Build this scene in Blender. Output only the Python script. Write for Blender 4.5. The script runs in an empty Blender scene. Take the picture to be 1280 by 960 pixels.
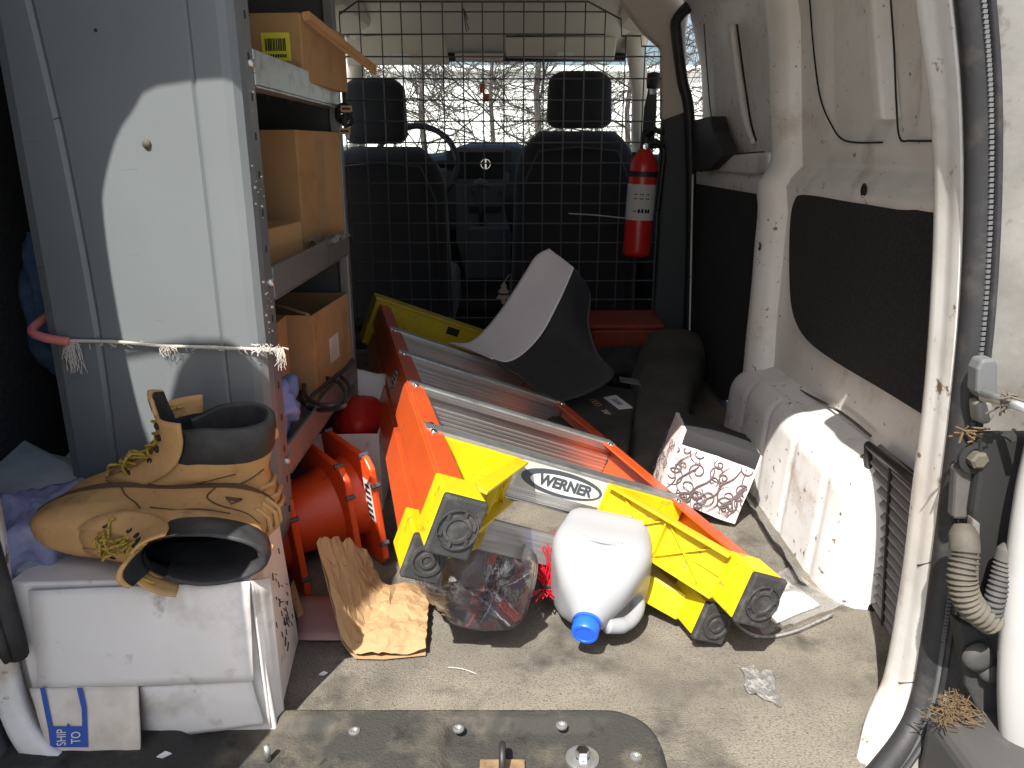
import bpy, bmesh, math, random
from mathutils import Vector, Matrix, Euler, noise
random.seed(7)
S = bpy.context.scene
COL = S.collection
R = math.radians

# ---------------------------------------------------------------- camera, sky, sun, exposure
CAM = Vector((0.07, -0.83, 0.73)); F = 962.0; PITCH = math.atan(290/962)
cd = bpy.data.cameras.new('camera'); cam = bpy.data.objects.new('camera', cd); COL.objects.link(cam)
cam.location = CAM; cam.rotation_euler = (R(90)-PITCH, 0, 0)
cd.sensor_width = 36; cd.lens = F/1280*36; cd.clip_start = 0.02; cd.clip_end = 2000
S.camera = cam
SUN = Vector((0.40, 1.0, -1.45)).normalized()        # direction the sunlight travels
W = bpy.data.worlds.new('World'); S.world = W; W.use_nodes = True
nt = W.node_tree; bg = nt.nodes['Background']
sky = nt.nodes.new('ShaderNodeTexSky'); sky.sky_type = 'NISHITA'; sky.sun_disc = False
sky.sun_elevation = math.asin(-SUN.z); sky.sun_rotation = math.atan2(-SUN.x, -SUN.y)
sky.dust_density = 3.0; sky.air_density = 1.0
nt.links.new(sky.outputs[0], bg.inputs[0]); bg.inputs[1].default_value = 0.088
sl = bpy.data.lights.new('sun', 'SUN'); sl.energy = 4.6; sl.angle = R(0.5); sl.color = (1, .95, .87)
so = bpy.data.objects.new('sun', sl); COL.objects.link(so); so.location = (-3, -6, 9)
so.rotation_euler = SUN.to_track_quat('-Z', 'Y').to_euler()
vs = S.view_settings; vs.view_transform = 'Standard'; vs.look = 'None'; vs.gamma = 1; vs.use_curve_mapping = False
vs.exposure = 1.12
S.cycles.max_bounces = 14; S.cycles.diffuse_bounces = 8; S.cycles.transparent_max_bounces = 16

# ---------------------------------------------------------------- pixel helpers (photo 1280x960)
_c, _s = math.cos(PITCH), math.sin(PITCH)
def ray(px, py):
    xc = (px-640)/F; yc = (480-py)/F
    return Vector((xc, _c+yc*_s, -_s+yc*_c))
def PY(px, py, y): r = ray(px, py); return CAM + r*((y-CAM.y)/r.y)
def PZ(px, py, z): r = ray(px, py); return CAM + r*((z-CAM.z)/r.z)
def PX(px, py, x): r = ray(px, py); return CAM + r*((x-CAM.x)/r.x)

# ---------------------------------------------------------------- materials
MATS = {}
def M(name, col, rough=.55, metal=0., col2=None, scale=6., lo=.45, hi=.65, bump=0., bscale=120., col3=None, scale3=25., lo3=.6, hi3=.7,
      stretch=None, spec=.5, sheen=0., coat=0., bdist=.002, detail=6., col4=None, scale4=300., lo4=.5, hi4=.62):
    m = bpy.data.materials.new(name); m.use_nodes = True; t = m.node_tree; b = t.nodes['Principled BSDF']
    b.inputs['Roughness'].default_value = rough; b.inputs['Metallic'].default_value = metal
    b.inputs['Specular IOR Level'].default_value = spec
    if coat: b.inputs['Coat Weight'].default_value = coat; b.inputs['Coat Roughness'].default_value = .15
    if sheen: b.inputs['Sheen Weight'].default_value = sheen
    tc = t.nodes.new('ShaderNodeTexCoord'); src = tc.outputs['Object']
    if stretch:
        mp = t.nodes.new('ShaderNodeMapping'); mp.inputs['Scale'].default_value = stretch
        t.links.new(src, mp.inputs[0]); src = mp.outputs[0]
    def layer(prev, c, sc, lo, hi, seed):
        n = t.nodes.new('ShaderNodeTexNoise'); n.noise_dimensions = '4D'; n.inputs['W'].default_value = seed
        n.inputs['Scale'].default_value = sc; n.inputs['Detail'].default_value = detail; n.inputs['Roughness'].default_value = .62
        t.links.new(src, n.inputs['Vector'])
        r = t.nodes.new('ShaderNodeValToRGB'); r.color_ramp.elements[0].position = lo; r.color_ramp.elements[1].position = hi
        t.links.new(n.outputs[0], r.inputs[0])
        x = t.nodes.new('ShaderNodeMix'); x.data_type = 'RGBA'
        t.links.new(r.outputs[0], x.inputs[0])
        if isinstance(prev, tuple): x.inputs[6].default_value = (*prev, 1)
        else: t.links.new(prev, x.inputs[6])
        x.inputs[7].default_value = (*c, 1)
        return x.outputs[2]
    out = tuple(col)
    if col2: out = layer(out, col2, scale, lo, hi, 1.3)
    if col3: out = layer(out, col3, scale3, lo3, hi3, 7.9)
    if col4: out = layer(out, col4, scale4, lo4, hi4, 3.1)
    if isinstance(out, tuple): b.inputs['Base Color'].default_value = (*out, 1)
    else: t.links.new(out, b.inputs['Base Color'])
    if bump:
        n = t.nodes.new('ShaderNodeTexNoise'); n.inputs['Scale'].default_value = bscale; n.inputs['Detail'].default_value = 3
        t.links.new(src, n.inputs['Vector'])
        bp = t.nodes.new('ShaderNodeBump'); bp.inputs['Strength'].default_value = bump; bp.inputs['Distance'].default_value = bdist
        t.links.new(n.outputs[0], bp.inputs['Height']); t.links.new(bp.outputs[0], b.inputs['Normal'])
    MATS[name] = m
    return m
def clearmat(name, tint, amount, rough=.05, bump=0, bscale=30, body=0.0, bodycol=(.8, .8, .8)):
    m = bpy.data.materials.new(name); m.use_nodes = True; t = m.node_tree; t.nodes.clear()
    o = t.nodes.new('ShaderNodeOutputMaterial'); tr = t.nodes.new('ShaderNodeBsdfTransparent'); tr.inputs[0].default_value = (*tint, 1)
    g = t.nodes.new('ShaderNodeBsdfGlossy'); g.inputs['Roughness'].default_value = rough
    fr = t.nodes.new('ShaderNodeLayerWeight'); fr.inputs[0].default_value = amount
    mx = t.nodes.new('ShaderNodeMixShader'); t.links.new(fr.outputs['Fresnel'], mx.inputs[0])
    if body:
        d = t.nodes.new('ShaderNodeBsdfDiffuse'); d.inputs[0].default_value = (*bodycol, 1)
        m2 = t.nodes.new('ShaderNodeMixShader'); m2.inputs[0].default_value = body
        t.links.new(tr.outputs[0], m2.inputs[1]); t.links.new(d.outputs[0], m2.inputs[2]); t.links.new(m2.outputs[0], mx.inputs[1])
    else: t.links.new(tr.outputs[0], mx.inputs[1])
    t.links.new(g.outputs[0], mx.inputs[2]); t.links.new(mx.outputs[0], o.inputs[0])
    if bump:
        n = t.nodes.new('ShaderNodeTexNoise'); n.inputs['Scale'].default_value = bscale; n.inputs['Detail'].default_value = 4
        tc = t.nodes.new('ShaderNodeTexCoord'); t.links.new(tc.outputs['Object'], n.inputs['Vector'])
        bp = t.nodes.new('ShaderNodeBump'); bp.inputs['Strength'].default_value = bump; bp.inputs['Distance'].default_value = .004
        t.links.new(n.outputs[0], bp.inputs['Height']); t.links.new(bp.outputs[0], g.inputs['Normal']); t.links.new(bp.outputs[0], fr.inputs['Normal'])
    MATS[name] = m
    return m
M('vanwhite', (.83, .82, .79), .42, col2=(.72, .69, .63), scale=4, lo=.40, hi=.66, col3=(.40, .32, .23), scale3=7, lo3=.55, hi3=.76, bump=.12, bscale=60, col4=(.18, .14, .11), scale4=55, lo4=.63, hi4=.67)
M('jambwhite', (.70, .69, .67), .38, col2=(.54, .52, .48), scale=9, lo=.43, hi=.68, col3=(.18, .11, .065), scale3=34, lo3=.61, hi3=.66, col4=(.38, .30, .21), scale4=11, lo4=.55, hi4=.74)
M('archwhite', (.76, .76, .76), .45, col2=(.62, .61, .59), scale=7, lo=.45, hi=.72, col3=(.14, .11, .085), scale3=55, lo3=.61, hi3=.66, bump=.15, bscale=50, col4=(.42, .35, .26), scale4=9, lo4=.56, hi4=.74)
M('weatherwhite_shaded', (.20, .195, .183), .6, col2=(.12, .115, .105), scale=7, lo=.43, hi=.68, col3=(.06, .053, .046), scale3=28, lo3=.57, hi3=.7, bump=.2)  # weathered white, base darkened to stand in for a shadow on the outer pillar
M('doorwhite', (.46, .46, .455), .3, coat=.3, col2=(.38, .375, .36), scale=8, lo=.5, hi=.7)
M('liner', (.225, .205, .170), .92, col2=(.125, .115, .10), scale=6, lo=.42, hi=.68, col3=(.042, .039, .036), scale3=9, lo3=.52, hi3=.70, bump=.9, bscale=480, bdist=.0035, spec=.15, col4=(.095, .087, .074), scale4=300, lo4=.50, hi4=.66)
M('rubberplate', (.042, .041, .038), .85, col2=(.17, .147, .112), scale=8, lo=.50, hi=.78, bump=.9, bscale=260, spec=.2, col3=(.022, .021, .020), scale3=30, lo3=.55, hi3=.7)
M('seal', (.020, .0205, .023), .6, col2=(.055, .052, .048), scale=30, lo=.5, hi=.72, bump=.2, bscale=150)
M('blackcarpet', (.019, .0195, .02), .95, col2=(.034, .034, .034), scale=150, bump=.9, bscale=400, spec=.1, col3=(.06, .058, .052), scale3=260, lo3=.68, hi3=.74, sheen=.04)
M('blackplastic', (.022, .022, .024), .5, col2=(.05, .048, .045), scale=12, lo=.55, hi=.8)
M('greyplastic', (.11, .115, .12), .6)
M('tealtrim', (.06, .07, .075), .7)
M('seatfabric', (.04, .042, .047), .95, bump=.5, bscale=500, sheen=.3, spec=.1)
M('headliner', (.66, .60, .52), .95, bump=.2, bscale=300, spec=.1)
M('visor', (.58, .52, .45), .85)
M('dash', (.05, .056, .062), .6, bump=.15, bscale=400)
M('chrome', (.75, .76, .78), .15, metal=1)
M('zinc', (.52, .54, .54), .38, metal=.85, col2=(.30, .31, .31), scale=40, lo=.5, hi=.7)
M('alu', (.66, .65, .63), .32, metal=.9, col2=(.45, .43, .42), scale=6, lo=.4, hi=.7, stretch=(.5, 40, 40))
M('steelgrey', (.148, .164, .170), .42, col2=(.128, .141, .147), scale=3, lo=.4, hi=.7, col3=(.07, .066, .06), scale3=60, lo3=.72, hi3=.76, bump=.06, bscale=40)
M('shelfgrey', (.19, .195, .19), .45, col2=(.13, .125, .115), scale=15, lo=.5, hi=.75, metal=.3)
M('darkgrey', (.05, .055, .055), .7)
M('slot', (.012, .012, .012), .8)
M('kraft', (.46, .275, .13), .85, col2=(.38, .215, .095), scale=6, lo=.4, hi=.7, bump=.2, bscale=60, spec=.2, col3=(.24, .135, .06), scale3=9, lo3=.56, hi3=.76)
M('kraftlight', (.38, .245, .13), .8, col2=(.33, .205, .105), scale=9, lo=.4, hi=.7, bump=.35, bscale=120, spec=.2, bdist=.003)
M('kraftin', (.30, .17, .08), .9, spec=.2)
M('cardwhite', (.69, .665, .645), .8, col2=(.58, .55, .52), scale=5, lo=.40, hi=.70, col3=(.30, .25, .19), scale3=8, lo3=.56, hi3=.80, spec=.2, bump=.15, bscale=30, col4=(.34, .30, .26), scale4=24, lo4=.60, hi4=.74)
M('cardstain', (.66, .61, .54), .85, col2=(.44, .35, .25), scale=12, lo=.5, hi=.8, spec=.2)
M('bluesign', (.015, .07, .33), .6)
M('paper', (.62, .61, .60), .8)
M('ink', (.015, .015, .02), .7)
M('yellowsticker', (.80, .72, .05), .6)
M('bootleather', (.50, .30, .125), .75, col2=(.38, .215, .09), scale=9, lo=.38, hi=.70, col3=(.14, .09, .05), scale3=13, lo3=.56, hi3=.80, bump=.4, bscale=140, spec=.25, bdist=.002, col4=(.26, .155, .07), scale4=60, lo4=.58, hi4=.74)
M('bootdark', (.018, .018, .02), .55, col2=(.035, .035, .035), scale=40, bump=.2, bscale=120)
M('bootsole', (.10, .055, .025), .8)
M('lace', (.42, .28, .03), .8, col2=(.10, .08, .04), scale=260, lo=.5, hi=.6)
M('ropewhite', (.52, .48, .43), .95)
M('ropepink', (.55, .17, .15), .9, bump=.3, bscale=200)
M('denim', (.055, .10, .17), .95, col2=(.10, .16, .25), scale=25, bump=.5, bscale=400, spec=.1)
M('lavender', (.30, .31, .46), .95, col2=(.24, .25, .39), scale=10, bump=.4, bscale=250, spec=.1)
M('binwhite', (.38, .42, .43), .5, col2=(.28, .31, .32), scale=12)
M('conered', (.68, .075, .012), .42, col2=(.56, .055, .012), scale=8, lo=.45, hi=.75, col3=(.18, .03, .02), scale3=40, lo3=.62, hi3=.72)
M('coneedge', (.55, .16, .05), .8)
M('ladderorange', (.56, .085, .016), .40, col2=(.47, .066, .014), scale=10, lo=.4, hi=.75, coat=.2, col3=(.22, .07, .04), scale3=40, lo3=.61, hi3=.70)
M('ladderyellow', (.62, .46, .006), .42, col2=(.53, .37, .008), scale=14, lo=.45, hi=.75, col3=(.22, .16, .035), scale3=45, lo3=.60, hi3=.70)
M('footrubber', (.028, .028, .028), .75, col2=(.09, .085, .08), scale=45, lo=.5, hi=.75, bump=.4, bscale=200)
M('labelgrey', (.50, .49, .44), .5)
M('labelwhite', (.60, .60, .58), .5)
M('labeldark', (.05, .06, .075), .5)
M('sheetwhite', (.80, .78, .80), .5, col2=(.72, .70, .71), scale=8, lo=.5, hi=.8)
M('sheetblack', (.02, .0225, .025), .5, col2=(.045, .047, .05), scale=7, lo=.45, hi=.8)
M('blackbag', (.022, .022, .022), .75, col2=(.042, .042, .042), scale=12, bump=.3, bscale=250)
M('greybag', (.062, .061, .058), .9, col2=(.085, .083, .078), scale=9, bump=.5, bscale=320, spec=.15)
M('redbin', (.34, .05, .022), .6, col2=(.22, .035, .02), scale=9)
M('redplastic', (.42, .015, .012), .5)
M('clothlight', (.70, .62, .61), .9, bump=.3, bscale=420, spec=.15)
M('clothgrey', (.035, .035, .038), .9, bump=.4, bscale=420, spec=.15)
M('scroll', (.13, .10, .105), .9)
M('capblue', (.015, .11, .72), .4)
M('bristle', (.55, .01, .03), .5)
M('extred', (.62, .022, .018), .35, coat=.3)
M('hangorange', (.50, .08, .02), .7)
M('freshener', (.55, .47, .36), .9)
M('wire', (.13, .13, .135), .4, metal=.6)
M('bluebag', (.20, .24, .55), .45, col2=(.10, .25, .42), scale=10, lo=.4, hi=.7)
M('pinkpaper', (.40, .25, .24), .9)
M('needles', (.10, .066, .032), .9)
M('boot_rubber_beige', (.10, .088, .067), .75, col2=(.06, .053, .044), scale=15)
M('asphalt', (.30, .29, .27), .9, col2=(.24, .235, .22), scale=3, bump=.5, bscale=60)
M('bark', (.06, .05, .042), .9)
M('stucco', (.82, .82, .80), .9, bump=.2)
M('litplastic', (.20, .195, .185), .7)  # grille slats, colour lightened in place of sunlight that misses them
M('bumper', (.05, .05, .05), .75, col2=(.12, .11, .095), scale=8, lo=.45, hi=.75)
M('blocker', (.03, .035, .05), .9)
M('striker', (.26, .17, .09), .7, col2=(.12, .08, .05), scale=30)
M('dirt', (.10, .085, .07), .95)
clearmat('glass', (.80, .86, .84), .08, .02)
clearmat('petclear', (.96, .96, .97), .30, .05, bump=.35, bscale=24, body=.07, bodycol=(.75, .75, .8))
clearmat('film', (.88, .88, .88), .25, .15, bump=.8, bscale=60, body=.16, bodycol=(.8, .8, .78))
def milkmat():
    m = bpy.data.materials.new('milk'); m.use_nodes = True; t = m.node_tree; t.nodes.clear()
    o = t.nodes.new('ShaderNodeOutputMaterial'); d = t.nodes.new('ShaderNodeBsdfDiffuse'); d.inputs[0].default_value = (.43, .445, .475, 1)
    tl = t.nodes.new('ShaderNodeBsdfTranslucent'); tl.inputs[0].default_value = (.46, .475, .51, 1)
    a = t.nodes.new('ShaderNodeMixShader'); a.inputs[0].default_value = .38
    g = t.nodes.new('ShaderNodeBsdfGlossy'); g.inputs['Roughness'].default_value = .32
    f = t.nodes.new('ShaderNodeLayerWeight'); f.inputs[0].default_value = .15
    b = t.nodes.new('ShaderNodeMixShader')
    t.links.new(d.outputs[0], a.inputs[1]); t.links.new(tl.outputs[0], a.inputs[2]); t.links.new(f.outputs['Fresnel'], b.inputs[0])
    t.links.new(a.outputs[0], b.inputs[1]); t.links.new(g.outputs[0], b.inputs[2]); t.links.new(b.outputs[0], o.inputs[0]); MATS['milk'] = m
milkmat()

# ---------------------------------------------------------------- object helpers
def link(o, parent=None):
    COL.objects.link(o)
    if parent is not None:
        o.parent = parent
        o.matrix_parent_inverse = BASE[parent.name].inverted()
    BASE[o.name] = Matrix.Identity(4)
    return o
BASE = {}
def tag(o, label, cat, group=None, kind=None):
    if label: o['label'] = label
    if cat: o['category'] = cat
    if group: o['group'] = group
    if kind: o['kind'] = kind
    return o
def thing(name, label, cat, loc=(0, 0, 0), group=None, mat=None):
    """Empty at the thing's base; its parts are given in world coordinates (or in the frame mat)."""
    o = bpy.data.objects.new(name, None); o.empty_display_size = .05
    o.matrix_basis = mat if mat is not None else Matrix.Translation(Vector(loc))
    COL.objects.link(o)
    BASE[o.name] = o.matrix_basis.copy() if mat is None else Matrix.Identity(4)
    return tag(o, label, cat, group)
def obj(name, verts, faces, mat, parent=None, smooth=False, bevel=0, solid=0, sub=0, seg=2, offset=0, auto=None, fixn=True):
    me = bpy.data.meshes.new(name); me.from_pydata([tuple(v) for v in verts], [], faces)
    if fixn:
        b = bmesh.new(); b.from_mesh(me); bmesh.ops.recalc_face_normals(b, faces=b.faces); b.to_mesh(me); b.free()
    me.materials.append(MATS[mat])
    o = bpy.data.objects.new(name, me); link(o, parent)
    if smooth:
        me.shade_smooth()
        if auto: me.set_sharp_from_angle(angle=R(auto))
    if sub:
        md = o.modifiers.new('sub', 'SUBSURF'); md.levels = sub; md.render_levels = sub
    if solid:
        md = o.modifiers.new('solid', 'SOLIDIFY'); md.thickness = solid; md.offset = offset
    if bevel:
        md = o.modifiers.new('bev', 'BEVEL'); md.width = bevel; md.segments = seg; md.limit_method = 'ANGLE'; md.angle_limit = R(35)
        md.harden_normals = False
    return o
class MB:
    def __init__(s): s.v = []; s.f = []
    def add(s, v, f):
        n = len(s.v); s.v += [Vector(x) for x in v]; s.f += [tuple(i+n for i in q) for q in f]; return s
    def hexa(s, c):   # 8 corners: bottom 4 ccw, top 4 ccw
        return s.add(c, [(3, 2, 1, 0), (4, 5, 6, 7), (0, 1, 5, 4), (1, 2, 6, 5), (2, 3, 7, 6), (3, 0, 4, 7)])
    def box(s, x0, x1, y0, y1, z0, z1, m=None):
        c = [Vector(p) for p in ((x0, y0, z0), (x1, y0, z0), (x1, y1, z0), (x0, y1, z0), (x0, y0, z1), (x1, y0, z1), (x1, y1, z1), (x0, y1, z1))]
        if m is not None: c = [m @ p for p in c]
        return s.hexa(c)
    def tube(s, pts, r, n=8, cap=True, closed=False):
        pts = [Vector(p) for p in pts]; N = len(pts); rr = r if isinstance(r, (list, tuple)) else [r]*N
        up = None; rings = []
        for i, p in enumerate(pts):
            a = pts[(i-1) % N] if (closed or i > 0) else p; b = pts[(i+1) % N] if (closed or i < N-1) else p
            t = (b-a).normalized()
            if up is None:
                up = Vector((0, 0, 1)) if abs(t.z) < .9 else Vector((1, 0, 0))
            q = (up - t*up.dot(t))
            if q.length < 1e-6: q = t.orthogonal()
            q.normalize(); up = q; w = t.cross(q)
            rings.append([p + (q*math.cos(2*math.pi*k/n) + w*math.sin(2*math.pi*k/n))*rr[i] for k in range(n)])
        v = [x for g in rings for x in g]; f = []
        for i in range(N if closed else N-1):
            j = (i+1) % N
            for k in range(n): f.append((i*n+k, i*n+(k+1) % n, j*n+(k+1) % n, j*n+k))
        if cap and not closed: f.append(tuple(range(n-1, -1, -1))); f.append(tuple(range((N-1)*n, N*n)))
        return s.add(v, f)
    def loft(s, rings, closed=True, cap=True):
        n = len(rings[0]); v = [x for g in rings for x in g]; f = []
        for i in range(len(rings)-1):
            for k in range(n if closed else n-1): f.append((i*n+k, i*n+(k+1) % n, (i+1)*n+(k+1) % n, (i+1)*n+k))
        if cap and closed: f.append(tuple(range(n-1, -1, -1))); f.append(tuple(range((len(rings)-1)*n, len(rings)*n)))
        return s.add(v, f)
    def lathe(s, prof, m=None, n=24, sq=0.0, cap=False):
        rings = []
        for r, z in prof:
            g = []
            for k in range(n):
                a = 2*math.pi*k/n; ca, sa = math.cos(a), math.sin(a)
                if sq:
                    e = sq; d = (abs(ca)**e+abs(sa)**e)**(-1/e)
                else: d = 1
                p = Vector((r*d*ca, r*d*sa, z)); g.append(m @ p if m is not None else p)
            rings.append(g)
        return s.loft(rings, True, cap)
    def prism(s, poly, d):
        a = [Vector(p) for p in poly]; n = len(a); d = Vector(d); b = [p+d for p in a]
        return s.add(a+b, [tuple(range(n-1, -1, -1)), tuple(range(n, 2*n))]+[(i, (i+1) % n, (i+1) % n+n, i+n) for i in range(n)])
    def grid(s, fn, nu, nv):
        v = [fn(i/(nu-1), j/(nv-1)) for j in range(nv) for i in range(nu)]
        return s.add(v, [(j*nu+i, j*nu+i+1, (j+1)*nu+i+1, (j+1)*nu+i) for j in range(nv-1) for i in range(nu-1)])
    def build(s, name, mat, parent=None, **k): return obj(name, s.v, s.f, mat, parent, **k)
def catmull(P, n=6, closed=False):
    P = [Vector(p) for p in P]; out = []; N = len(P)
    for i in range(N if closed else N-1):
        g = (lambda j: P[j % N]) if closed else (lambda j: P[max(0, min(N-1, j))])
        a, b, c, d = g(i-1), g(i), g(i+1), g(i+2)
        for k in range(n):
            t = k/n
            out.append(.5*((2*b)+(c-a)*t+(2*a-5*b+4*c-d)*t*t+(3*b-a-3*c+d)*t**3))
    if not closed: out.append(P[-1])
    return out
def lerpc(C, t):
    x = t*(len(C)-1); i = min(int(x), len(C)-2); return C[i].lerp(C[i+1], x-i)
def loftcurves(curves, nu=40, nv=None):
    """smooth sheet through several curves (each a list of points)"""
    cs = [catmull(c, 8) for c in curves]
    rows = [[lerpc(c, i/(nu-1)) for i in range(nu)] for c in cs]
    mb = MB()
    if nv:
        cols = [catmull([r[i] for r in rows], nv) for i in range(nu)]
        rows = [[cols[i][j] for i in range(nu)] for j in range(len(cols[0]))]
    n = len(rows[0])
    return mb.add([p for r in rows for p in r], [(j*n+i, j*n+i+1, (j+1)*n+i+1, (j+1)*n+i) for j in range(len(rows)-1) for i in range(n-1)])
def text(name, body, size, m, mat, parent=None, extrude=.0004, sx=1.0, align='CENTER', bold=0.):
    cu = bpy.data.curves.new(name, 'FONT'); cu.body = body; cu.size = size; cu.align_x = align; cu.align_y = 'CENTER'; cu.extrude = extrude; cu.offset = bold
    to = bpy.data.objects.new(name+'_t', cu); COL.objects.link(to)
    dg = bpy.context.evaluated_depsgraph_get(); me = bpy.data.meshes.new_from_object(to.evaluated_get(dg))
    bpy.data.objects.remove(to); bpy.data.curves.remove(cu)
    me.transform(m @ Matrix.Diagonal((sx, 1, 1, 1))); me.name = name; me.materials.clear(); me.materials.append(MATS[mat])
    return link(bpy.data.objects.new(name, me), parent)
def frame(o, x, y):
    """matrix with origin o, local x along x, local y along y (orthonormalised)"""
    x = Vector(x).normalized(); y = Vector(y); y = (y-x*y.dot(x)).normalized(); z = x.cross(y)
    return Matrix(((x.x, y.x, z.x, o[0]), (x.y, y.y, z.y, o[1]), (x.z, y.z, z.z, o[2]), (0, 0, 0, 1)))
def N3(p, s, seed=0): return noise.noise(Vector(p)*s+Vector((seed*3.7, seed*1.3, seed*7.1)))
def bolt(mb, p, n, r=.006, h=.004, seg=6):
    m = Vector(n).to_track_quat('Z', 'Y').to_matrix().to_4x4(); m.translation = Vector(p)
    return mb.lathe([(r*.01, h), (r*.75, h), (r, h*.5), (r, -.002)], m, seg)

# ================================================================ GROUND AND TREES OUTSIDE
g = MB().grid(lambda u, v: Vector(((u-.5)*600, (v-.5)*600, -.53)), 5, 5).build('ground', 'asphalt'); g['kind'] = 'structure'
def tree(x, y, h, seed, label):
    rnd = random.Random(seed)
    t = thing('bare_tree', label, 'tree', (x, y, -.53), 'bare trees beyond the windscreen')
    tk = MB(); tk.tube([(x, y, -.55), (x+.03, y, .2), (x-.04, y+.02, h*.5), (x+.05, y, h)], [.05, .04, .03, .012], 8); tk.build('trunk', 'bark', t, smooth=True)
    br = MB()
    def grow(p, d, L, r, lev):
        pts = [p]; q = p.copy(); dd = d.copy()
        for i in range(4):
            dd = (dd+Vector((rnd.gauss(0, .22), rnd.gauss(0, .22), rnd.gauss(.02, .16)))).normalized(); q = q+dd*(L/4); pts.append(q.copy())
        br.tube(pts, [r, r*.85, r*.7, r*.55, r*.35], 4, cap=False)
        if lev:
            for k in range(5 if lev > 1 else 4):
                i = rnd.randint(1, 4)
                nd = (dd+Vector((rnd.gauss(0, .8), rnd.gauss(0, .6), rnd.gauss(.05, .5)))).normalized()
                grow(pts[i], nd, L*rnd.uniform(.45, .7), r*.68, lev-1)
    for k in range(13):
        a = k*2.4+rnd.random(); z = .1+h*k/16
        grow(Vector((x, y, z)), Vector((math.cos(a), math.sin(a), .35)).normalized(), rnd.uniform(1.0, 1.7), .011, 3)
    br.build('branches', 'bark', t, fixn=False)
tree(-.9, 8.2, 2.3, 1, 'bare twiggy tree seen through the windscreen beside the steering wheel')
tree(.35, 7.2, 2.6, 2, 'bare tree behind the dashboard emblem, twigs spreading across the windscreen')
tree(1.5, 9.0, 2.4, 3, 'bare tree seen past the passenger headrest')
tree(-.2, 11.0, 3.0, 4, 'taller bare tree standing farther back between the others')

bw = thing('added_building', 'low white building added behind the bare trees to brighten the windscreen view', 'building', (0, 22, -.53))  # building added to whiten what shows through the windscreen
MB().box(-9, 11, 22, 28, -.6, 2.85).build('wall', 'stucco', bw)
MB().box(-9.3, 11.3, 21.8, 28.2, 2.85, 3.0).build('roof_edge', 'stucco', bw)

# ================================================================ VAN BODY
van = thing('cargo_van', 'white cargo van with its rear doors open, floor dusty and walls scuffed', 'van', (0, 1, -.53))
# floor
def floorz(x, y): return .0012*N3((x, y, 0), 14)
MB().grid(lambda u, v: Vector((-.72+u*1.42, -.10+v*2.25, floorz(u, v*2)-.0005)), 60, 80).build('cargo_floor', 'liner', van, smooth=True)
MB().box(-.74, .74, -.1, 3.3, -.06, -.012).build('floor_pan', 'darkgrey', van)
# rear plate with wells
PX1 = .262
def plate(u, v):
    x = -.56+u*(PX1+.56); y = -.10+v*.136
    e = min(1, max(0, (1-v)/.05)); ex = min(1, max(0, (PX1-x)/.012))
    # rounded corner
    cx, cy, rr = PX1-.07, .036-.07, .07
    if x > cx and y > cy:
        d = math.hypot(x-cx, y-cy)
        if d > 1e-6:
            k = max(abs(x-cx), abs(y-cy))/d; x = cx+(x-cx)*k; y = cy+(y-cy)*k
        ex = 1; e = min(1, max(0, (rr-d*k)/.006))
    z = .002+.014*min(e, ex)
    def well(x0, x1, y1, dep):
        ax = min(1, max(0, min(x-x0, x1-x)/.022)); ay = min(1, max(0, (y1-y)/.018)); t = min(ax, ay); t = t*t*(3-2*t); return dep*t
    z -= well(-.025, .20, .017, .0125)
    z -= well(-.36, -.15, .018, .0125)
    z += .0006*N3((x, y, 0), 60)
    return Vector((x, y, z))
rp = MB().grid(plate, 150, 40).build('rear_sill_plate', 'rubberplate', van, smooth=True)
for px, py in ((443, 914), (573, 911), (702, 907), (795, 946)):
    p = PZ(px, py, .0165); sc = MB()
    for r0, r1, zz in ((.0075, .0045, .0012),): sc.lathe([(r0, -.001), (r0, zz), (r1, zz+.0008), (r1*.9, -.0002), (.0002, -.0002)], Matrix.Translation(p), 14)
    sc.build('screw', 'zinc', rp, smooth=True, auto=40)
p = PZ(628, 952, .008); st = MB(); st.box(p.x-.028, p.x+.028, p.y-.03, p.y+.004, .004, .009, None)
st.build('striker_plate', 'striker', rp, bevel=.002)
MB().tube(catmull([p+Vector((0, -.022, -.002)), p+Vector((0, -.022, .018)), p+Vector((0, -.008, .028)), p+Vector((0, .006, .020)), p+Vector((0, .006, -.002))], 6), .0042, 10).build('striker_loop', 'blackplastic', rp, smooth=True)
p = PZ(728, 948, .006); b = MB().lathe([(.021, -.003), (.021, .0015), (.017, .003), (.009, .0035)], Matrix.Translation(p), 24); b.build('washer', 'zinc', rp, smooth=True, auto=40)
MB().lathe([(.0095, 0), (.0095, .012), (.008, .0135), (.0001, .0137)], Matrix.Translation(p), 6).build('hex_bolt', 'chrome', rp)
p = PZ(335, 950, .006); MB().tube([p, p+Vector((0, 0, .022))], .004, 8).build('pin', 'zinc', rp, smooth=True)

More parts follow.
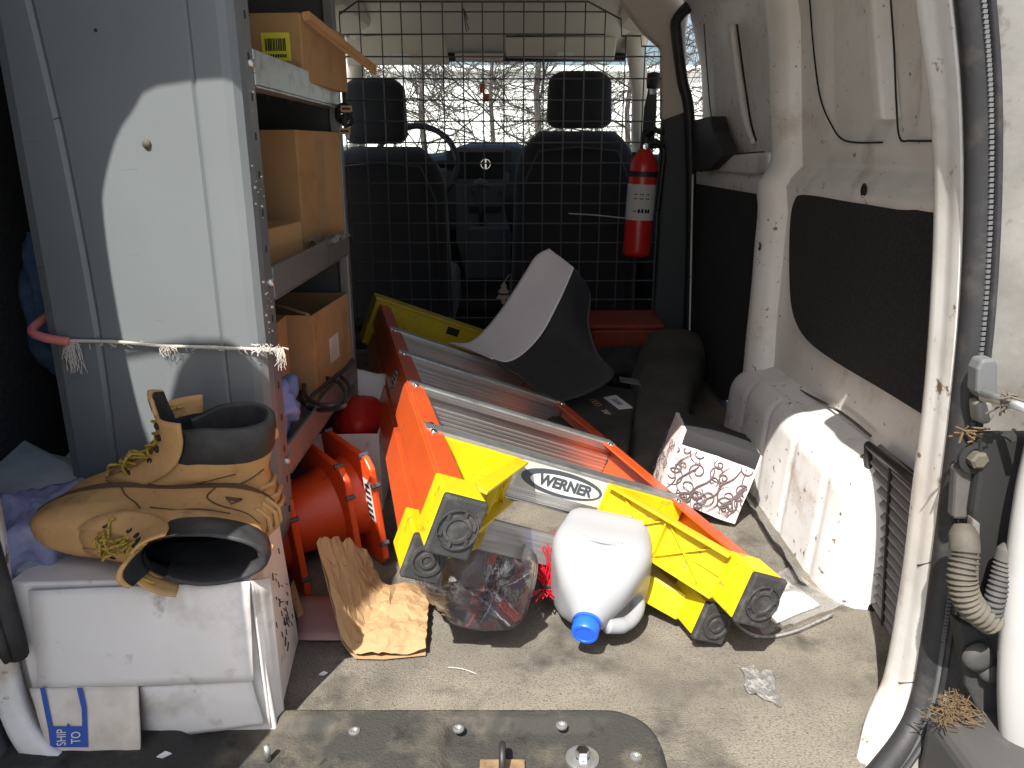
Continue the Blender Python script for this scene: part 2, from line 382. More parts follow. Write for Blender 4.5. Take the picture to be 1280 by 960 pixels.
# side walls: profile x(z)
PROF = [(0, .70), (.60, .70), (.655, .69), (.675, .70), (.70, .722), (.75, .716), (1.0, .685), (1.2, .625), (1.29, .52), (1.34, .36), (1.36, .0)]
def px_of(z):
    for (a, x0), (b2, x1) in zip(PROF, PROF[1:]):
        if a <= z <= b2: return x0+(x1-x0)*(z-a)/(b2-a)
    return 0
def sdrect(y, z, y0, y1, z0, z1, r):
    cy, cz = (y0+y1)/2, (z0+z1)/2; qy, qz = abs(y-cy)-(y1-y0)/2+r, abs(z-cz)-(z1-z0)/2+r
    return math.hypot(max(qy, 0), max(qz, 0))+min(max(qy, qz), 0)-r
zs = sorted(set([i*.02 for i in range(66)]+[.655, .675, .69, .71]))
def wall(sign, y0, y1, n, name, mat):
    mb = MB(); rows = []
    for z in zs:
        row = []
        for i in range(n):
            y = y0+(y1-y0)*i/(n-1); x = px_of(z)
            if sign > 0 and y1 < 1.2:
                for (a, b2, c, d) in ((.455, .83, .75, 1.17), (.20, .415, .75, 1.17)):
                    q = sdrect(y, z, a, b2, c, d, .06)
                    x += .010*max(0, min(1, (-q)/.012))
                q = sdrect(y, z, .25, .96, .30, .645, .08); x += .006*max(0, min(1, -q/.02))
            x += .0015*N3((sign, y, z), 7)
            row.append(Vector((sign*x, y, z)))
        rows.append(row)
    mb.add([p for r in rows for p in r], [(j*n+i, j*n+i+1, (j+1)*n+i+1, (j+1)*n+i) for j in range(len(rows)-1) for i in range(n-1)])
    return mb.build(name, mat, van, smooth=True)
rw = wall(1, .04, 1.09, 90, 'side_wall', 'vanwhite')
lw = wall(-1, -.02, 2.05, 40, 'side_wall', 'vanwhite'); lw['label'] = 'shadowed left side wall behind the shelving'
# roof
MB().grid(lambda u, v: Vector(((u-.5)*1.25, -.06+v*2.15, 1.30+.06*(1-(2*u-1)**2))), 12, 6).build('roof', 'headliner', van, smooth=True)
# seams on the window blanks
def seam(pts, x, r=.0018, mat='slot', name='panel_seam', parent=None):
    P = catmull([PX(a, b2, x) for a, b2 in pts], 6); return MB().tube(P, r, 6).build(name, mat, parent or rw, smooth=True)
def onwall(px, py):
    x = .70
    for _ in range(6):
        p = PX(px, py, x); x = px_of(max(0, min(1.3, p.z)))
    return p
def wseam(pts, r=.0018, mat='slot', off=-.002, name='panel_seam'):
    P = [onwall(a, b2)+Vector((off, 0, 0)) for a, b2 in pts]; return MB().tube(catmull(P, 6), r, 6).build(name, mat, rw, smooth=True)
wseam([(1013, -5), (1018, 60), (1026, 120), (1040, 155), (1058, 176), (1104, 178)])
wseam([(1115, 0), (1119, 60), (1122, 130), (1126, 172), (1140, 176), (1172, 176)])
# rib strut between the blanks
a = onwall(1098, -10); b = onwall(1112, 150)
MB().hexa([Vector((p.x+dx, p.y+dy, p.z)) for p in (b, a) for dx, dy in ((-.022, -.018), (-.022, .012), (.01, .022), (.01, -.026))]).build('rib', 'vanwhite', rw, bevel=.006, seg=3)
# round holes
for px, py, r in ((1083, 238, .011), (952, 308, .009), (951, 283, .005)):
    p = onwall(px, py) if px > 1000 else PX(px, py, .658)
    MB().lathe([(r*.05, 0), (r, 0), (r*1.15, .001)], Matrix.Translation(p+Vector((-.004, 0, 0))) @ Matrix.Rotation(-R(90), 4, 'Y'), 16).build('grommet', 'slot', rw)
# carpet trim on right wall
poly = catmull([PX(a, b2, .692) for a, b2 in ((992, 252), (1004, 243), (1060, 252), (1120, 262), (1186, 272), (1180, 400), (1172, 531), (1150, 517), (1098, 485), (1046, 454), (1013, 430), (996, 407), (988, 378), (986, 330), (987, 280))], 5, True)
MB().prism(poly, (.012, 0, 0)).build('trim_panel', 'blackcarpet', van, bevel=.002)
MB().box(-.70, -.685, .0, 2.0, .02, 1.15).build('trim_panel', 'blackcarpet', van, bevel=.004)
# C pillar
def pillar(u, v):
    z = v*1.30; w = .065+.03*max(0, (.35-z)/.35)+.02*max(0, (z-.8))
    y = 1.03-w+u*2*w*.9; bx = px_of(z)
    d = math.sin(math.pi*min(1, max(0, u)))**.35 if 0 < u < 1 else 0
    return Vector((bx+.012-.06*d-.002*N3((y, z, 1), 8), y, z))
MB().grid(pillar, 24, 50).build('pillar', 'vanwhite', van, smooth=True)
# lower beam bead and flange
P = catmull([PX(a, b2, .690) for a, b2 in ((950, 462), (1000, 488), (1050, 515), (1088, 545))], 6)
MB().tube(P, .003, 6).build('flange_seam', 'dirt', van, smooth=True)
# wheel arch
def arch(u, v):
    y = .285+v*.80
    f = 1.0
    if y < .45: t = (.45-y)/.165; f = max(0, 1-t**3.2)**(1/3.2)
    if y > .95: t = (y-.95)/.135; f = max(0, 1-t**3)**(1/3)
    # profile: wall -> top -> round -> side -> floor
    tt = u
    H = .215+.02*math.sin(y*3)
    if tt < .3: q = tt/.3; x = .715-.055*q; z = H+.02*(1-q)
    elif tt < .62:
        a2 = (tt-.3)/.32*math.pi/2; x = .66-.045*math.sin(a2); z = H-.055*(1-math.cos(a2))
    else: q = (tt-.62)/.38; x = .615-.012*q; z = (H-.055)*(1-q)
    x = .715-(.715-x)*(.25+.75*f); z = z*(.0+1*f) if z > .0 else 0
    if tt >= .25:
        for yy in (.40, .56, .72, .88):
            d = abs(y-yy)
            if d < .016: x += .0035*(1-d/.016)*(1 if tt > .4 else .4)
    x += .0015*N3((0, y, z), 11)
    return Vector((x, y, max(z, -.002)))
wa = MB().grid(arch, 50, 110).build('wheel_arch', 'archwhite', van, smooth=True); wa['label'] = 'ribbed white wheel arch on the right'
MB().box(.60, .74, .285, 1.09, -.01, .0).build('arch_foot', 'liner', van)
# left wheel arch (mirror, mostly hidden)
la = bpy.data.objects.new('wheel_arch', wa.data); link(la, van); la.scale = (-1, 1, 1); la['label'] = 'wheel arch under the shelving'
# vent grille
G = [PX(1085, 556, .668), PX(1148, 606, .668), PX(1120, 812, .668), PX(1088, 768, .668)]   # tl tr br bl
vg = MB()
def gq(u, v): return G[0].lerp(G[1], u).lerp(G[3].lerp(G[2], u), v)
for a, b2 in (((0, 0), (1, 0)), ((1, 0), (1, 1)), ((1, 1), (0, 1)), ((0, 1), (0, 0))):
    vg.tube([gq(*a), gq(*b2)], .007, 8)
vgo = vg.build('vent_grille', 'blackplastic', van, smooth=True)
MB().add([p+Vector((.020, 0, 0)) for p in G], [(0, 1, 2, 3)]).build('grille_back', 'slot', vgo)
slat = None
for k in range(15):
    v = .05+.9*k/14.; a2, b2 = gq(.04, v-.015), gq(.96, v+.02)
    d = Vector((.016, 0, .012))
    mb = MB().hexa([a2, b2, b2+d, a2+d, a2+Vector((0, 0, .003)), b2+Vector((0, 0, .003)), b2+d+Vector((0, 0, .003)), a2+d+Vector((0, 0, .003))])
    mb.build('slat', 'litplastic', vgo)
MB().tube([gq(.48, 0), gq(.48, 1)], .003, 6).build('mullion', 'blackplastic', vgo)

# rear opening: jamb, seal, outer pillar (right side follows the photograph)
IN = [(1152, -160, .05), (1158, 0, .06), (1172, 120, .065), (1176, 250, .07), (1170, 380, .07), (1160, 500, .07), (1147, 600, .07), (1135, 700, .07), (1120, 790, .07), (1109, 842, .07), (1098, 868, .05), (1086, 900, .02), (1075, 960, -.045), (1060, 1010, -.09)]
SI = [(1172, -160, -.03), (1190, 0, -.02), (1201, 120, -.01), (1204, 250, 0), (1199, 380, 0), (1189, 500, 0), (1178, 600, 0), (1166, 700, 0), (1155, 790, 0), (1146, 850, 0), (1134, 890, -.01), (1114, 925, -.028), (1084, 962, -.055), (1050, 1000, -.085)]
SO = [(1215, -160, -.035), (1238, 0, -.03), (1246, 120, -.02), (1245, 250, -.012), (1238, 380, -.012), (1224, 500, -.012), (1210, 600, -.012), (1196, 700, -.012), (1182, 790, -.012), (1172, 850, -.012), (1160, 890, -.02), (1142, 925, -.035), (1112, 965, -.06), (1075, 1010, -.09)]
cin = [PY(*p) for p in IN]; csi = [PY(*p) for p in SI]; cso = [PY(*p) for p in SO]
cmid = [(a+b2)/2+Vector((-.006, -.01, 0)) for a, b2 in zip(cin, csi)]
cback = [Vector((.715, .13, max(p.z, -.01))) for p in cin]
jm = loftcurves([cback, cin, cmid, csi], 70, 5).build('rear_jamb', 'jambwhite', van, smooth=True, solid=.003)
jm['label'] = 'chipped white rear door jamb on the right'
for k in ((1135, 655), (1122, 740), (1128, 835)):
    i = min(range(len(cmid)), key=lambda j: abs(IN[j][1]-k[1])); a, b2 = cin[i], csi[i]
    MB().tube([a+Vector((0, -.004, 0)), (a+b2)/2+Vector((-.008, -.0135, 0)), b2+Vector((0, -.004, 0))], .0013, 6).build('panel_seam', 'dirt', jm)
# top of the opening and the left side (outside the frame): the opening's rim
topz = 1.265
rimL = [Vector(p) for p in ((-.545, -.01, .14), (-.553, -.015, .35), (-.570, -.02, .6), (-.598, -.04, .85), (-.606, -.055, 1.06), (-.592, -.06, 1.15), (-.548, -.06, 1.225), (-.46, -.06, topz))]
r1 = catmull(cso, 4)[::-1]
def closed_rim():
    a = [p.copy() for p in catmull([(x+y)/2 for x, y in zip(csi, cso)], 4)][::-1]
    a = [p for p in a if p.z < 1.02]
    tr = [Vector(p) for p in ((.51, -.05, 1.10), (.46, -.06, 1.21), (.36, -.06, topz))]
    Lb = [PY(48, 985, -.055), PY(8, 940, -.03), PY(-10, 890, -.012), PY(-30, 820, 0), PY(-45, 740, 0)]
    return a, tr, Lb
ra, rtr, rLb = closed_rim()
sealpath = ra+catmull(rtr+[Vector((0, -.06, topz+.01))]+rimL[::-1], 4)+catmull([Vector((-.545, -.008, .14))]+rLb[::-1], 4)[1:]
def ribbon(path, w, d, n=10):
    mb = MB(); rings = []
    for i, p in enumerate(path):
        t = (path[min(i+1, len(path)-1)]-path[max(i-1, 0)]).normalized()
        y = Vector((0, 1, 0)); y = (y-t*y.dot(t)).normalized(); x = t.cross(y)
        rings.append([p+x*(w*math.cos(2*math.pi*k/n))+y*(d*math.sin(2*math.pi*k/n)) for k in range(n)])
    return mb.loft(rings)
ws = ribbon([p+Vector((0, -.006, 0)) for p in sealpath], .0175, .016, 14).build('weather_seal', 'seal', van, smooth=True)
ribbon([p+Vector((.004, -.024, 0)) for p in sealpath], .0035, .006, 8).build('seal_lip', 'seal', ws, smooth=True)
cnt = 0
# tooth marks along the seal
th = MB()
for i in range(0, len(ra)-1):
    for k in range(5):
        p = ra[i].lerp(ra[i+1], k/5)+Vector((-.002, -.0235, 0)); th.box(p.x-.002, p.x+.002, p.y-.001, p.y+.004, p.z-.0018, p.z+.0018)
th.build('seal_stitch', 'greyplastic', ws)
# left lower jamb, white
Lj = [(-12, 600, 0), (-4, 660, 0), (6, 737, 0), (14, 810, 0), (26, 868, -.008), (44, 912, -.022), (72, 945, -.04), (112, 975, -.06)]
Lo = [(-60, 600, 0), (-55, 660, 0), (-40, 740, 0), (-24, 810, 0), (-8, 870, -.012), (14, 925, -.03), (46, 965, -.045), (86, 1000, -.075)]
Li = [(-6, 600, .05), (6, 660, .05), (18, 737, .05), (24, 812, .05), (36, 866, .03), (54, 904, .0), (86, 938, -.03), (125, 968, -.055)]
jl = loftcurves([[PY(a2, b2, c2-.002) for a2, b2, c2 in Li], [PY(a2, b2, c2-.012) for a2, b2, c2 in Lj], [PY(a2, b2, c2-.012) for a2, b2, c2 in Lo]], 40, 4).build('rear_jamb', 'jambwhite', van, smooth=True, solid=.003)
jl['label'] = 'white lower corner of the rear door jamb by the shipping box'
# body skin around the opening (left side and header)
rim_all = catmull([Vector((.36, -.05, topz)), Vector((0, -.05, topz+.01))]+rimL[::-1], 4)
outer = []
for p in rim_all:
    if p.z > 1.1: outer.append(Vector((p.x*1.25, -.05, 1.375)))
    else: outer.append(Vector((-.76, -.03, p.z+.25*max(0, (p.z-.85)))))
n = len(rim_all)
MB().add(rim_all+outer, [(i, i+1, n+i+1, n+i) for i in range(n-1)]).build('rear_skin', 'doorwhite', van, solid=.02)
MB().add([Vector((-.560, .035, .16)), Vector((-.76, .03, .16)), Vector((-.76, .03, -.1)), Vector((-.555, .035, -.1))], [(0, 1, 2, 3)]).build('rear_skin', 'doorwhite', van, solid=.015)
MB().add([Vector((.36, -.05, topz)), Vector((.46, -.06, 1.21)), Vector((.51, -.05, 1.10)), Vector((.72, -.05, 1.10)), Vector((.70, -.05, 1.375)), Vector((.40, -.05, 1.375))], [(0, 1, 2, 3, 4, 5)]).build('rear_skin', 'doorwhite', van, solid=.02)
# right outer pillar skin
def outp(px, py, y): return PY(px, py, y)
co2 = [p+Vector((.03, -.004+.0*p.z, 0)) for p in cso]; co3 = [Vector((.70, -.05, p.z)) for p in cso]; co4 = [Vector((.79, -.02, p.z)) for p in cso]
op = loftcurves([cso, co2, co3, co4], 60, 5).build('outer_pillar', 'weatherwhite_shaded', van, smooth=True, solid=.004)
op['label'] = 'weathered pale outer rear pillar by the door hinge, its colour darkened for shade'
# hinge and check strap
yb = -.05
def slab(pxs, y, d, name, mat, parent, bev=.002): return MB().prism([PY(a2, b2, y) for a2, b2 in pxs], (0, d, 0)).build(name, mat, parent, bevel=bev)
slab([(1222, 462), (1228, 450), (1245, 449), (1248, 456), (1248, 492), (1240, 500), (1228, 500), (1221, 490)], -.058, .02, 'hinge_plate', 'greyplastic', op, .003)
slab([(1222, 504), (1240, 500), (1246, 520), (1236, 532), (1224, 530)], -.056, .02, 'hinge_plate', 'weatherwhite_shaded', op, .004)
MB().tube([PY(1230, 494, -.065), PY(1256, 502, -.09), PY(1300, 516, -.13)], [.007, .005, .005], 8).build('check_strap', 'zinc', op, smooth=True)
mb = MB()
for k in range(26): 
    a2 = PY(1258+random.uniform(-10, 12), 500+random.uniform(-8, 10), -.1+random.uniform(-.01, .01)); mb.tube([a2, a2+Vector((random.gauss(0, .008), random.gauss(0, .005), random.gauss(0, .008)))], .0012, 4)
mb.build('strap_grime', 'dirt', op)
p = PY(1217, 571, -.06); MB().lathe([(.018, .0), (.018, .005), (.012, .006), (.012, .003)], frame(p, (1, 0, 0), (0, 0, 1)), 20).build('washer', 'slot', op, smooth=True, auto=40)
MB().lathe([(.010, -.004), (.010, .012), (.007, .014), (.0001, .014)], frame(p, (1, 0, 0), (0, 0, 1)), 6).build('hex_bolt', 'boot_rubber_beige', op)
mb = MB()
for k in range(22):
    a2 = PY(1213+random.uniform(-10, 14), 546+random.uniform(-12, 10), -.062+random.uniform(-.006, .004)); mb.tube([a2, a2+Vector((random.gauss(0, .009), random.gauss(0, .004), random.gauss(0, .004)))], .0011, 4)
mb.build('mud_crumbs', 'needles', op)
# dark lamp recess
slab([(1226, 545), (1300, 545), (1300, 800), (1215, 780), (1216, 640), (1222, 600)], -.07, .022, 'lamp_recess', 'slot', op, .006)
slab([(1196, 585), (1224, 585), (1226, 650), (1192, 650)], -.058, .016, 'lamp_bracket', 'bumper', op, .004)
# corrugated boots
def corr(name, pts, r, mat, turns):
    P = catmull([PY(*q) for q in pts], 12); rr = []
    for i in range(len(P)):
        t = i/(len(P)-1); rr.append(r*(1.0+.13*math.sin(t*turns*2*math.pi)) if t > .28 else r*(1.15-.3*abs(t-.14)))
    # resample finely for the rings
    Q = [lerpc(P, i/160) for i in range(161)]; rr = [r*(1.0+.15*math.sin(i/160*turns*2*math.pi)) if i > 40 else r*1.12*min(1, .55+i/40) for i in range(161)]
    return MB().tube(Q, rr, 14).build(name, mat, op, smooth=True)
corr('wire_boot', [(1203, 655, -.075), (1206, 690, -.09), (1203, 725, -.10), (1212, 755, -.105), (1240, 778, -.10)], .0135, 'boot_rubber_beige', 22)
corr('wire_boot', [(1262, 680, -.095), (1254, 710, -.1), (1245, 745, -.105), (1238, 775, -.10)], .0095, 'bumper', 18)
slab([(1216, 648), (1226, 655), (1224, 730), (1214, 735)], -.072, .012, 'lamp_edge', 'weatherwhite_shaded', op)
# lower corner pieces and bumper
slab([(1196, 776), (1222, 785), (1250, 820), (1275, 860), (1270, 905), (1225, 895), (1208, 860), (1203, 820)], -.068, .02, 'lamp_housing', 'blackbag', op, .004)
for q, r in (((1222, 820), .018), ((1236, 838), .013)):
    p = PY(*q, -.072); MB().lathe([(r, 0), (r*.9, .008), (r*.4, .010), (.0001, .010)], frame(p, (1, 0, 0), (0, 0, 1)), 20).build('housing_boss', 'bumper', op, smooth=True)
bz = PY(1190, 893, -.075).z
MB().box(.565, .95, -.30, -.055, bz-.30, bz).build('rear_bumper', 'bumper', van, bevel=.02, seg=4)
MB().box(-.95, .58, -.30, -.105, bz-.25, -.012).build('rear_bumper', 'bumper', van, bevel=.015, seg=4)
# open right door: slab seen edge-on, swung past ninety degrees
DE = [(1300, 480), (1290, 540), (1274, 610), (1262, 690), (1254, 770), (1250, 850), (1252, 920), (1262, 1000)]
e0 = catmull([PY(a2, b2, -.105) for a2, b2 in DE], 4)
e1 = [p+Vector((.012, -.022, 0)) for p in e0]; e2 = [p+Vector((.05, -.045, 0)) for p in e0]; e3 = [p+Vector((.13, -.06, 0)) for p in e0]
e4 = [p+Vector((.30, -.45, 0)) for p in e0]; em1 = [p+Vector((.02, .03, 0)) for p in e0]
loftcurves([em1, e0, e1, e2, e3, e4], 40, 4).build('rear_door', 'doorwhite', van, smooth=True, solid=.004)['label'] = 'open right rear door seen edge on'
# open left door, outside the frame
hl = Vector((-.70, -.09, 0)); dl = Vector((-.10, -1, 0)).normalized(); nl = Vector((-1, .1, 0)).normalized()
rings = []
for k in range(16):
    z = -.12+k/15*1.37; c0 = hl+Vector((0, 0, z)); rings.append([c0+dl*s+nl*w for s, w in ((0, 0), (.03, -.02), (.55, -.02), (.6, 0), (.6, .06), (.05, .07))])
MB().loft(rings).build('rear_door', 'doorwhite', van, smooth=True, auto=50)['label'] = 'open left rear door'

# sliding door on the right
sd = MB().grid(lambda u, v: Vector((px_of(v*1.28)+.03+.004*math.sin(v*9), 1.06+u*.94, v*1.28)), 12, 40).build('sliding_door', 'vanwhite', van, smooth=True)
XS = .722
poly = catmull([PX(a2, b2, XS) for a2, b2 in ((868, 222), (880, 215), (930, 224), (948, 230), (965, 245), (965, 475), (905, 500), (862, 480), (866, 340))], 4, True)
MB().prism(poly, (.016, 0, 0)).build('trim_panel', 'blackcarpet', sd, bevel=.002)
MB().prism([PX(a2, b2, XS-.02) for a2, b2 in ((888, 196), (960, 190), (960, 210), (955, 218), (930, 218), (882, 212))], (.05, 0, 0)).build('ledge', 'vanwhite', sd, bevel=.008, seg=3)
MB().prism([PX(a2, b2, XS-.045) for a2, b2 in ((866, 150), (888, 145), (892, 165), (905, 195), (888, 212), (868, 214))], (.05, 0, 0)).build('latch_cover', 'blackplastic', sd, bevel=.006, seg=3)
def dseam(pts, r, mat, nm): return MB().tube(catmull([PX(a2, b2, px_of(max(0, PX(a2, b2, .70).z))+.02) for a2, b2 in pts], 6), r, 6).build(nm, mat, sd, smooth=True)
dseam([(880, 30), (884, 90), (890, 150), (905, 188), (955, 190)], .0022, 'dirt', 'panel_seam')
dseam([(914, 30), (922, 90), (932, 150), (943, 178)], .010, 'vanwhite', 'rib')
dseam([(921, 30), (929, 90), (938, 150), (945, 176)], .003, 'slot', 'panel_seam')
# B pillar trims
MB().prism([PY(a2, b2, 2.0) for a2, b2 in ((830, 150), (862, 138), (868, 300), (862, 440), (815, 440), (824, 300))], (0, .08, 0)).build('pillar_trim', 'tealtrim', van, bevel=.012, seg=3)
MB().tube(catmull([PY(a2, b2, 1.985) for a2, b2 in ((880, -10), (848, 22), (846, 45), (853, 100), (862, 150), (864, 300), (858, 450))], 6), .019, 8).build('door_rubber', 'blackplastic', van, smooth=True)
MB().prism([PY(a2, b2, 2.02) for a2, b2 in ((775, 0), (870, -30), (858, 40), (860, 150), (828, 150), (828, 60), (806, 40))], (0, .06, 0)).build('pillar_upper_trim', 'headliner', van, bevel=.01, seg=3)
MB().tube([PX(866, 218, .69), PX(862, 420, .69)], .003, 6).build('door_edge', 'vanwhite', van)

# ================================================================ CAB
# side structure with windows
for sgn in (1, -1):
    X0 = sgn*.74
    m2 = MB()
    m2.box(min(X0, X0+sgn*.05), max(X0, X0+sgn*.05), 2.06, 3.6, -.05, .72)          # door lower
    m2.build('cab_door', 'tealtrim', van, bevel=.01)
    MB().tube([(sgn*.73, 3.35, .70), (sgn*.66, 2.95, 1.0), (sgn*.56, 2.62, 1.26)], .04, 8).build('windscreen_pillar', 'headliner', van, smooth=True)
    MB().add([(sgn*.745, 2.1, .70), (sgn*.745, 3.3, .70), (sgn*.62, 2.6, 1.24), (sgn*.62, 2.1, 1.24)], [(0, 1, 2, 3)]).build('side_window', 'glass', van)
    MB().hexa([Vector((sgn*a2, b2, c2)) for a2, b2, c2 in ((.48, 2.04, 1.22), (.70, 2.04, 1.18), (.70, 2.7, 1.18), (.48, 2.7, 1.22), (.48, 2.04, 1.36), (.70, 2.04, 1.36), (.70, 2.7, 1.36), (.48, 2.7, 1.36))]).build('roof_rail', 'headliner', van, bevel=.03)
MB().grid(lambda u, v: Vector(((u-.5)*1.3, 2.03+v*.86, 1.27-.12*v*v*(.8+.2*v))), 8, 10).build('cab_headliner', 'headliner', van, smooth=True, solid=.02)
MB().add([(-.73, 3.62, .70), (.73, 3.62, .70), (.55, 2.86, 1.15), (-.55, 2.86, 1.15)], [(0, 1, 2, 3)]).build('windscreen', 'glass', van)
MB().tube([(-.57, 2.87, 1.135), (.57, 2.87, 1.135)], .02, 8).build('windscreen_header', 'blackplastic', van, smooth=True)
MB().box(-.74, .74, 3.25, 3.3, -.06, .70).build('firewall', 'blackplastic', van)
MB().box(-.74, .74, 2.06, 3.25, -.011, .0).build('cab_floor', 'blackcarpet', van)
# dashboard and console
YD = 3.0
db = MB()
def dsh(u, v):
    x = (u-.5)*1.46; pr = [(0.0, 2.98, .36), (.25, 2.93, .5), (.5, 2.95, .66), (.62, 2.99, .735), (.75, 3.1, .755), (1, 3.65, .72)]
    for (a2, y0, z0), (b2, y1, z1) in zip(pr, pr[1:]):
        if a2 <= v <= b2:
            t = (v-a2)/(b2-a2); y = y0+(y1-y0)*t; z = z0+(z1-z0)*t; break
    c = math.exp(-((x+.02)/.2)**4); return Vector((x, y-.05*c, z+.022*c-.03*(1-c)*(v > .5)))
dbo = db.grid(dsh, 40, 40).build('dashboard', 'dash', van, smooth=True)
MB().prism([PY(a2, b2, 2.86) for a2, b2 in ((562, 184), (638, 184), (636, 228), (566, 228))], (0, .06, 0)).build('screen_bezel', 'greyplastic', dbo, bevel=.008)
MB().prism([PY(a2, b2, 2.855) for a2, b2 in ((568, 190), (632, 190), (630, 224), (572, 224))], (0, .01, 0)).build('radio_face', 'slot', dbo, bevel=.003)
for q in ((562, 200), (635, 200)):
    MB().prism([PY(q[0]+a2, q[1]+b2, 2.85) for a2, b2 in ((-4, -12), (5, -12), (5, 14), (-4, 14))], (0, .02, 0)).build('air_vent', 'blackplastic', dbo, bevel=.004)
p = PY(607, 205, 2.846); em = MB()
em.tube([p+Vector((.0215*math.cos(a2*math.pi/12), 0, .0215*math.sin(a2*math.pi/12))) for a2 in range(24)], .0028, 6, closed=True); em.box(p.x-.004, p.x+.004, p.y-.002, p.y+.002, p.z-.02, p.z+.02)
em.build('emblem', 'chrome', dbo, smooth=True, auto=40)
cs = MB().prism([PY(a2, b2, 2.80) for a2, b2 in ((570, 230), (634, 230), (630, 262), (640, 300), (634, 345), (582, 345), (570, 300))], (0, .18, 0)).build('centre_console', 'tealtrim', van, bevel=.012, seg=3)
for q in ((592, 240), (625, 240)):
    MB().lathe([(.014, 0), (.013, .02), (.0001, .021)], frame(PY(*q, 2.795), (1, 0, 0), (0, 0, 1)), 16).build('dial', 'blackplastic', cs, smooth=True, auto=40)
MB().prism([PY(a2, b2, 2.79) for a2, b2 in ((585, 258), (628, 258), (626, 266), (587, 266))], (0, .012, 0)).build('console_slot', 'slot', cs)
MB().tube([PY(602, 290, 2.72), PY(602, 240, 2.68)], [.012, .01], 10).build('gear_shaft', 'blackplastic', cs, smooth=True)
MB().tube([PY(592, 232, 2.67), PY(600, 228, 2.66), PY(612, 232, 2.67)], [.012, .02, .012], 10).build('gear_knob', 'greyplastic', cs, smooth=True)
MB().prism([PY(a2, b2, 2.6) for a2, b2 in ((585, 285), (636, 285), (640, 350), (580, 350))], (0, .2, 0)).build('console_box', 'dash', cs, bevel=.01)
# steering wheel (driver on the left)
p = PY(520, 205, 2.78); sm = frame(p, (1, 0, 0), (0, .45, .9))
swv = thing('steering_wheel', 'dark steering wheel behind the left seat headrest', 'steering wheel', p)
MB().tube([sm @ Vector((.185*math.cos(i*math.pi/18), .185*math.sin(i*math.pi/18), 0)) for i in range(36)], .014, 8, closed=True).build('rim', 'blackplastic', swv, smooth=True)
mb = MB(); mb.tube([sm @ Vector((-.17, 0, 0)), sm @ Vector((.17, 0, 0))], .018, 8); mb.tube([p, sm @ Vector((0, -.17, 0))], .016, 8); mb.tube([p, sm @ Vector((0, 0, -.25))], .03, 8)
mb.build('spokes', 'blackplastic', swv, smooth=True)
MB().lathe([(.06, -.02), (.065, .01), (.04, .03), (.0001, .034)], sm, 20).build('hub', 'blackplastic', swv, smooth=True)
# visors
for (q, lab) in ((((432, 45), (555, 42), (562, 80), (434, 82)), 'beige sun visor over the driver side'), (((632, 46), (772, 46), (768, 75), (632, 72)), 'beige sun visor over the passenger side')):
    c0 = sum((PY(a2, b2, 2.66) for a2, b2 in q), Vector())/4
    vt = thing('sun_visor', lab, 'visor', c0)
    MB().prism([PY(a2, b2, 2.66+(.03 if b2 > 60 else 0)) for a2, b2 in q], (0, .018, 0)).build('panel', 'visor', vt, bevel=.008, seg=3)
    a2 = c0+Vector((.02, -.012, -.03)); MB().box(a2.x-.035, a2.x+.035, a2.y-.004, a2.y-.0005, a2.z-.012, a2.z+.012).build('warning_label', 'paper', vt)
    MB().tube([PY(q[0][0], 44, 2.675), PY(q[1][0], 42, 2.675)], .008, 8).build('rod', 'blackplastic', vt, smooth=True)
MB().prism([PY(a2, b2, 2.68) for a2, b2 in ((568, 66), (630, 66), (628, 76), (570, 76))], (0, .02, 0)).build('map_light', 'visor', van, bevel=.006)
# hanging orange freshener tags
hg = thing('mirror_tag', 'small orange tag on a string under the mirror', 'tag', PY(603, 116, 2.75))
MB().box(*[c for c in (PY(600, 116, 2.75).x, PY(606, 116, 2.75).x)], 2.748, 2.752, PY(600, 116, 2.75).z, PY(600, 105, 2.75).z).build('upper_tag', 'hangorange', hg)
MB().box(PY(605, 116, 2.75).x, PY(611, 116, 2.75).x, 2.748, 2.752, PY(600, 127, 2.75).z, PY(600, 117, 2.75).z).build('lower_tag', 'hangorange', hg)
MB().tube([PY(602, 76, 2.75), PY(603, 106, 2.75)], .001, 5).build('string', 'ink', hg)
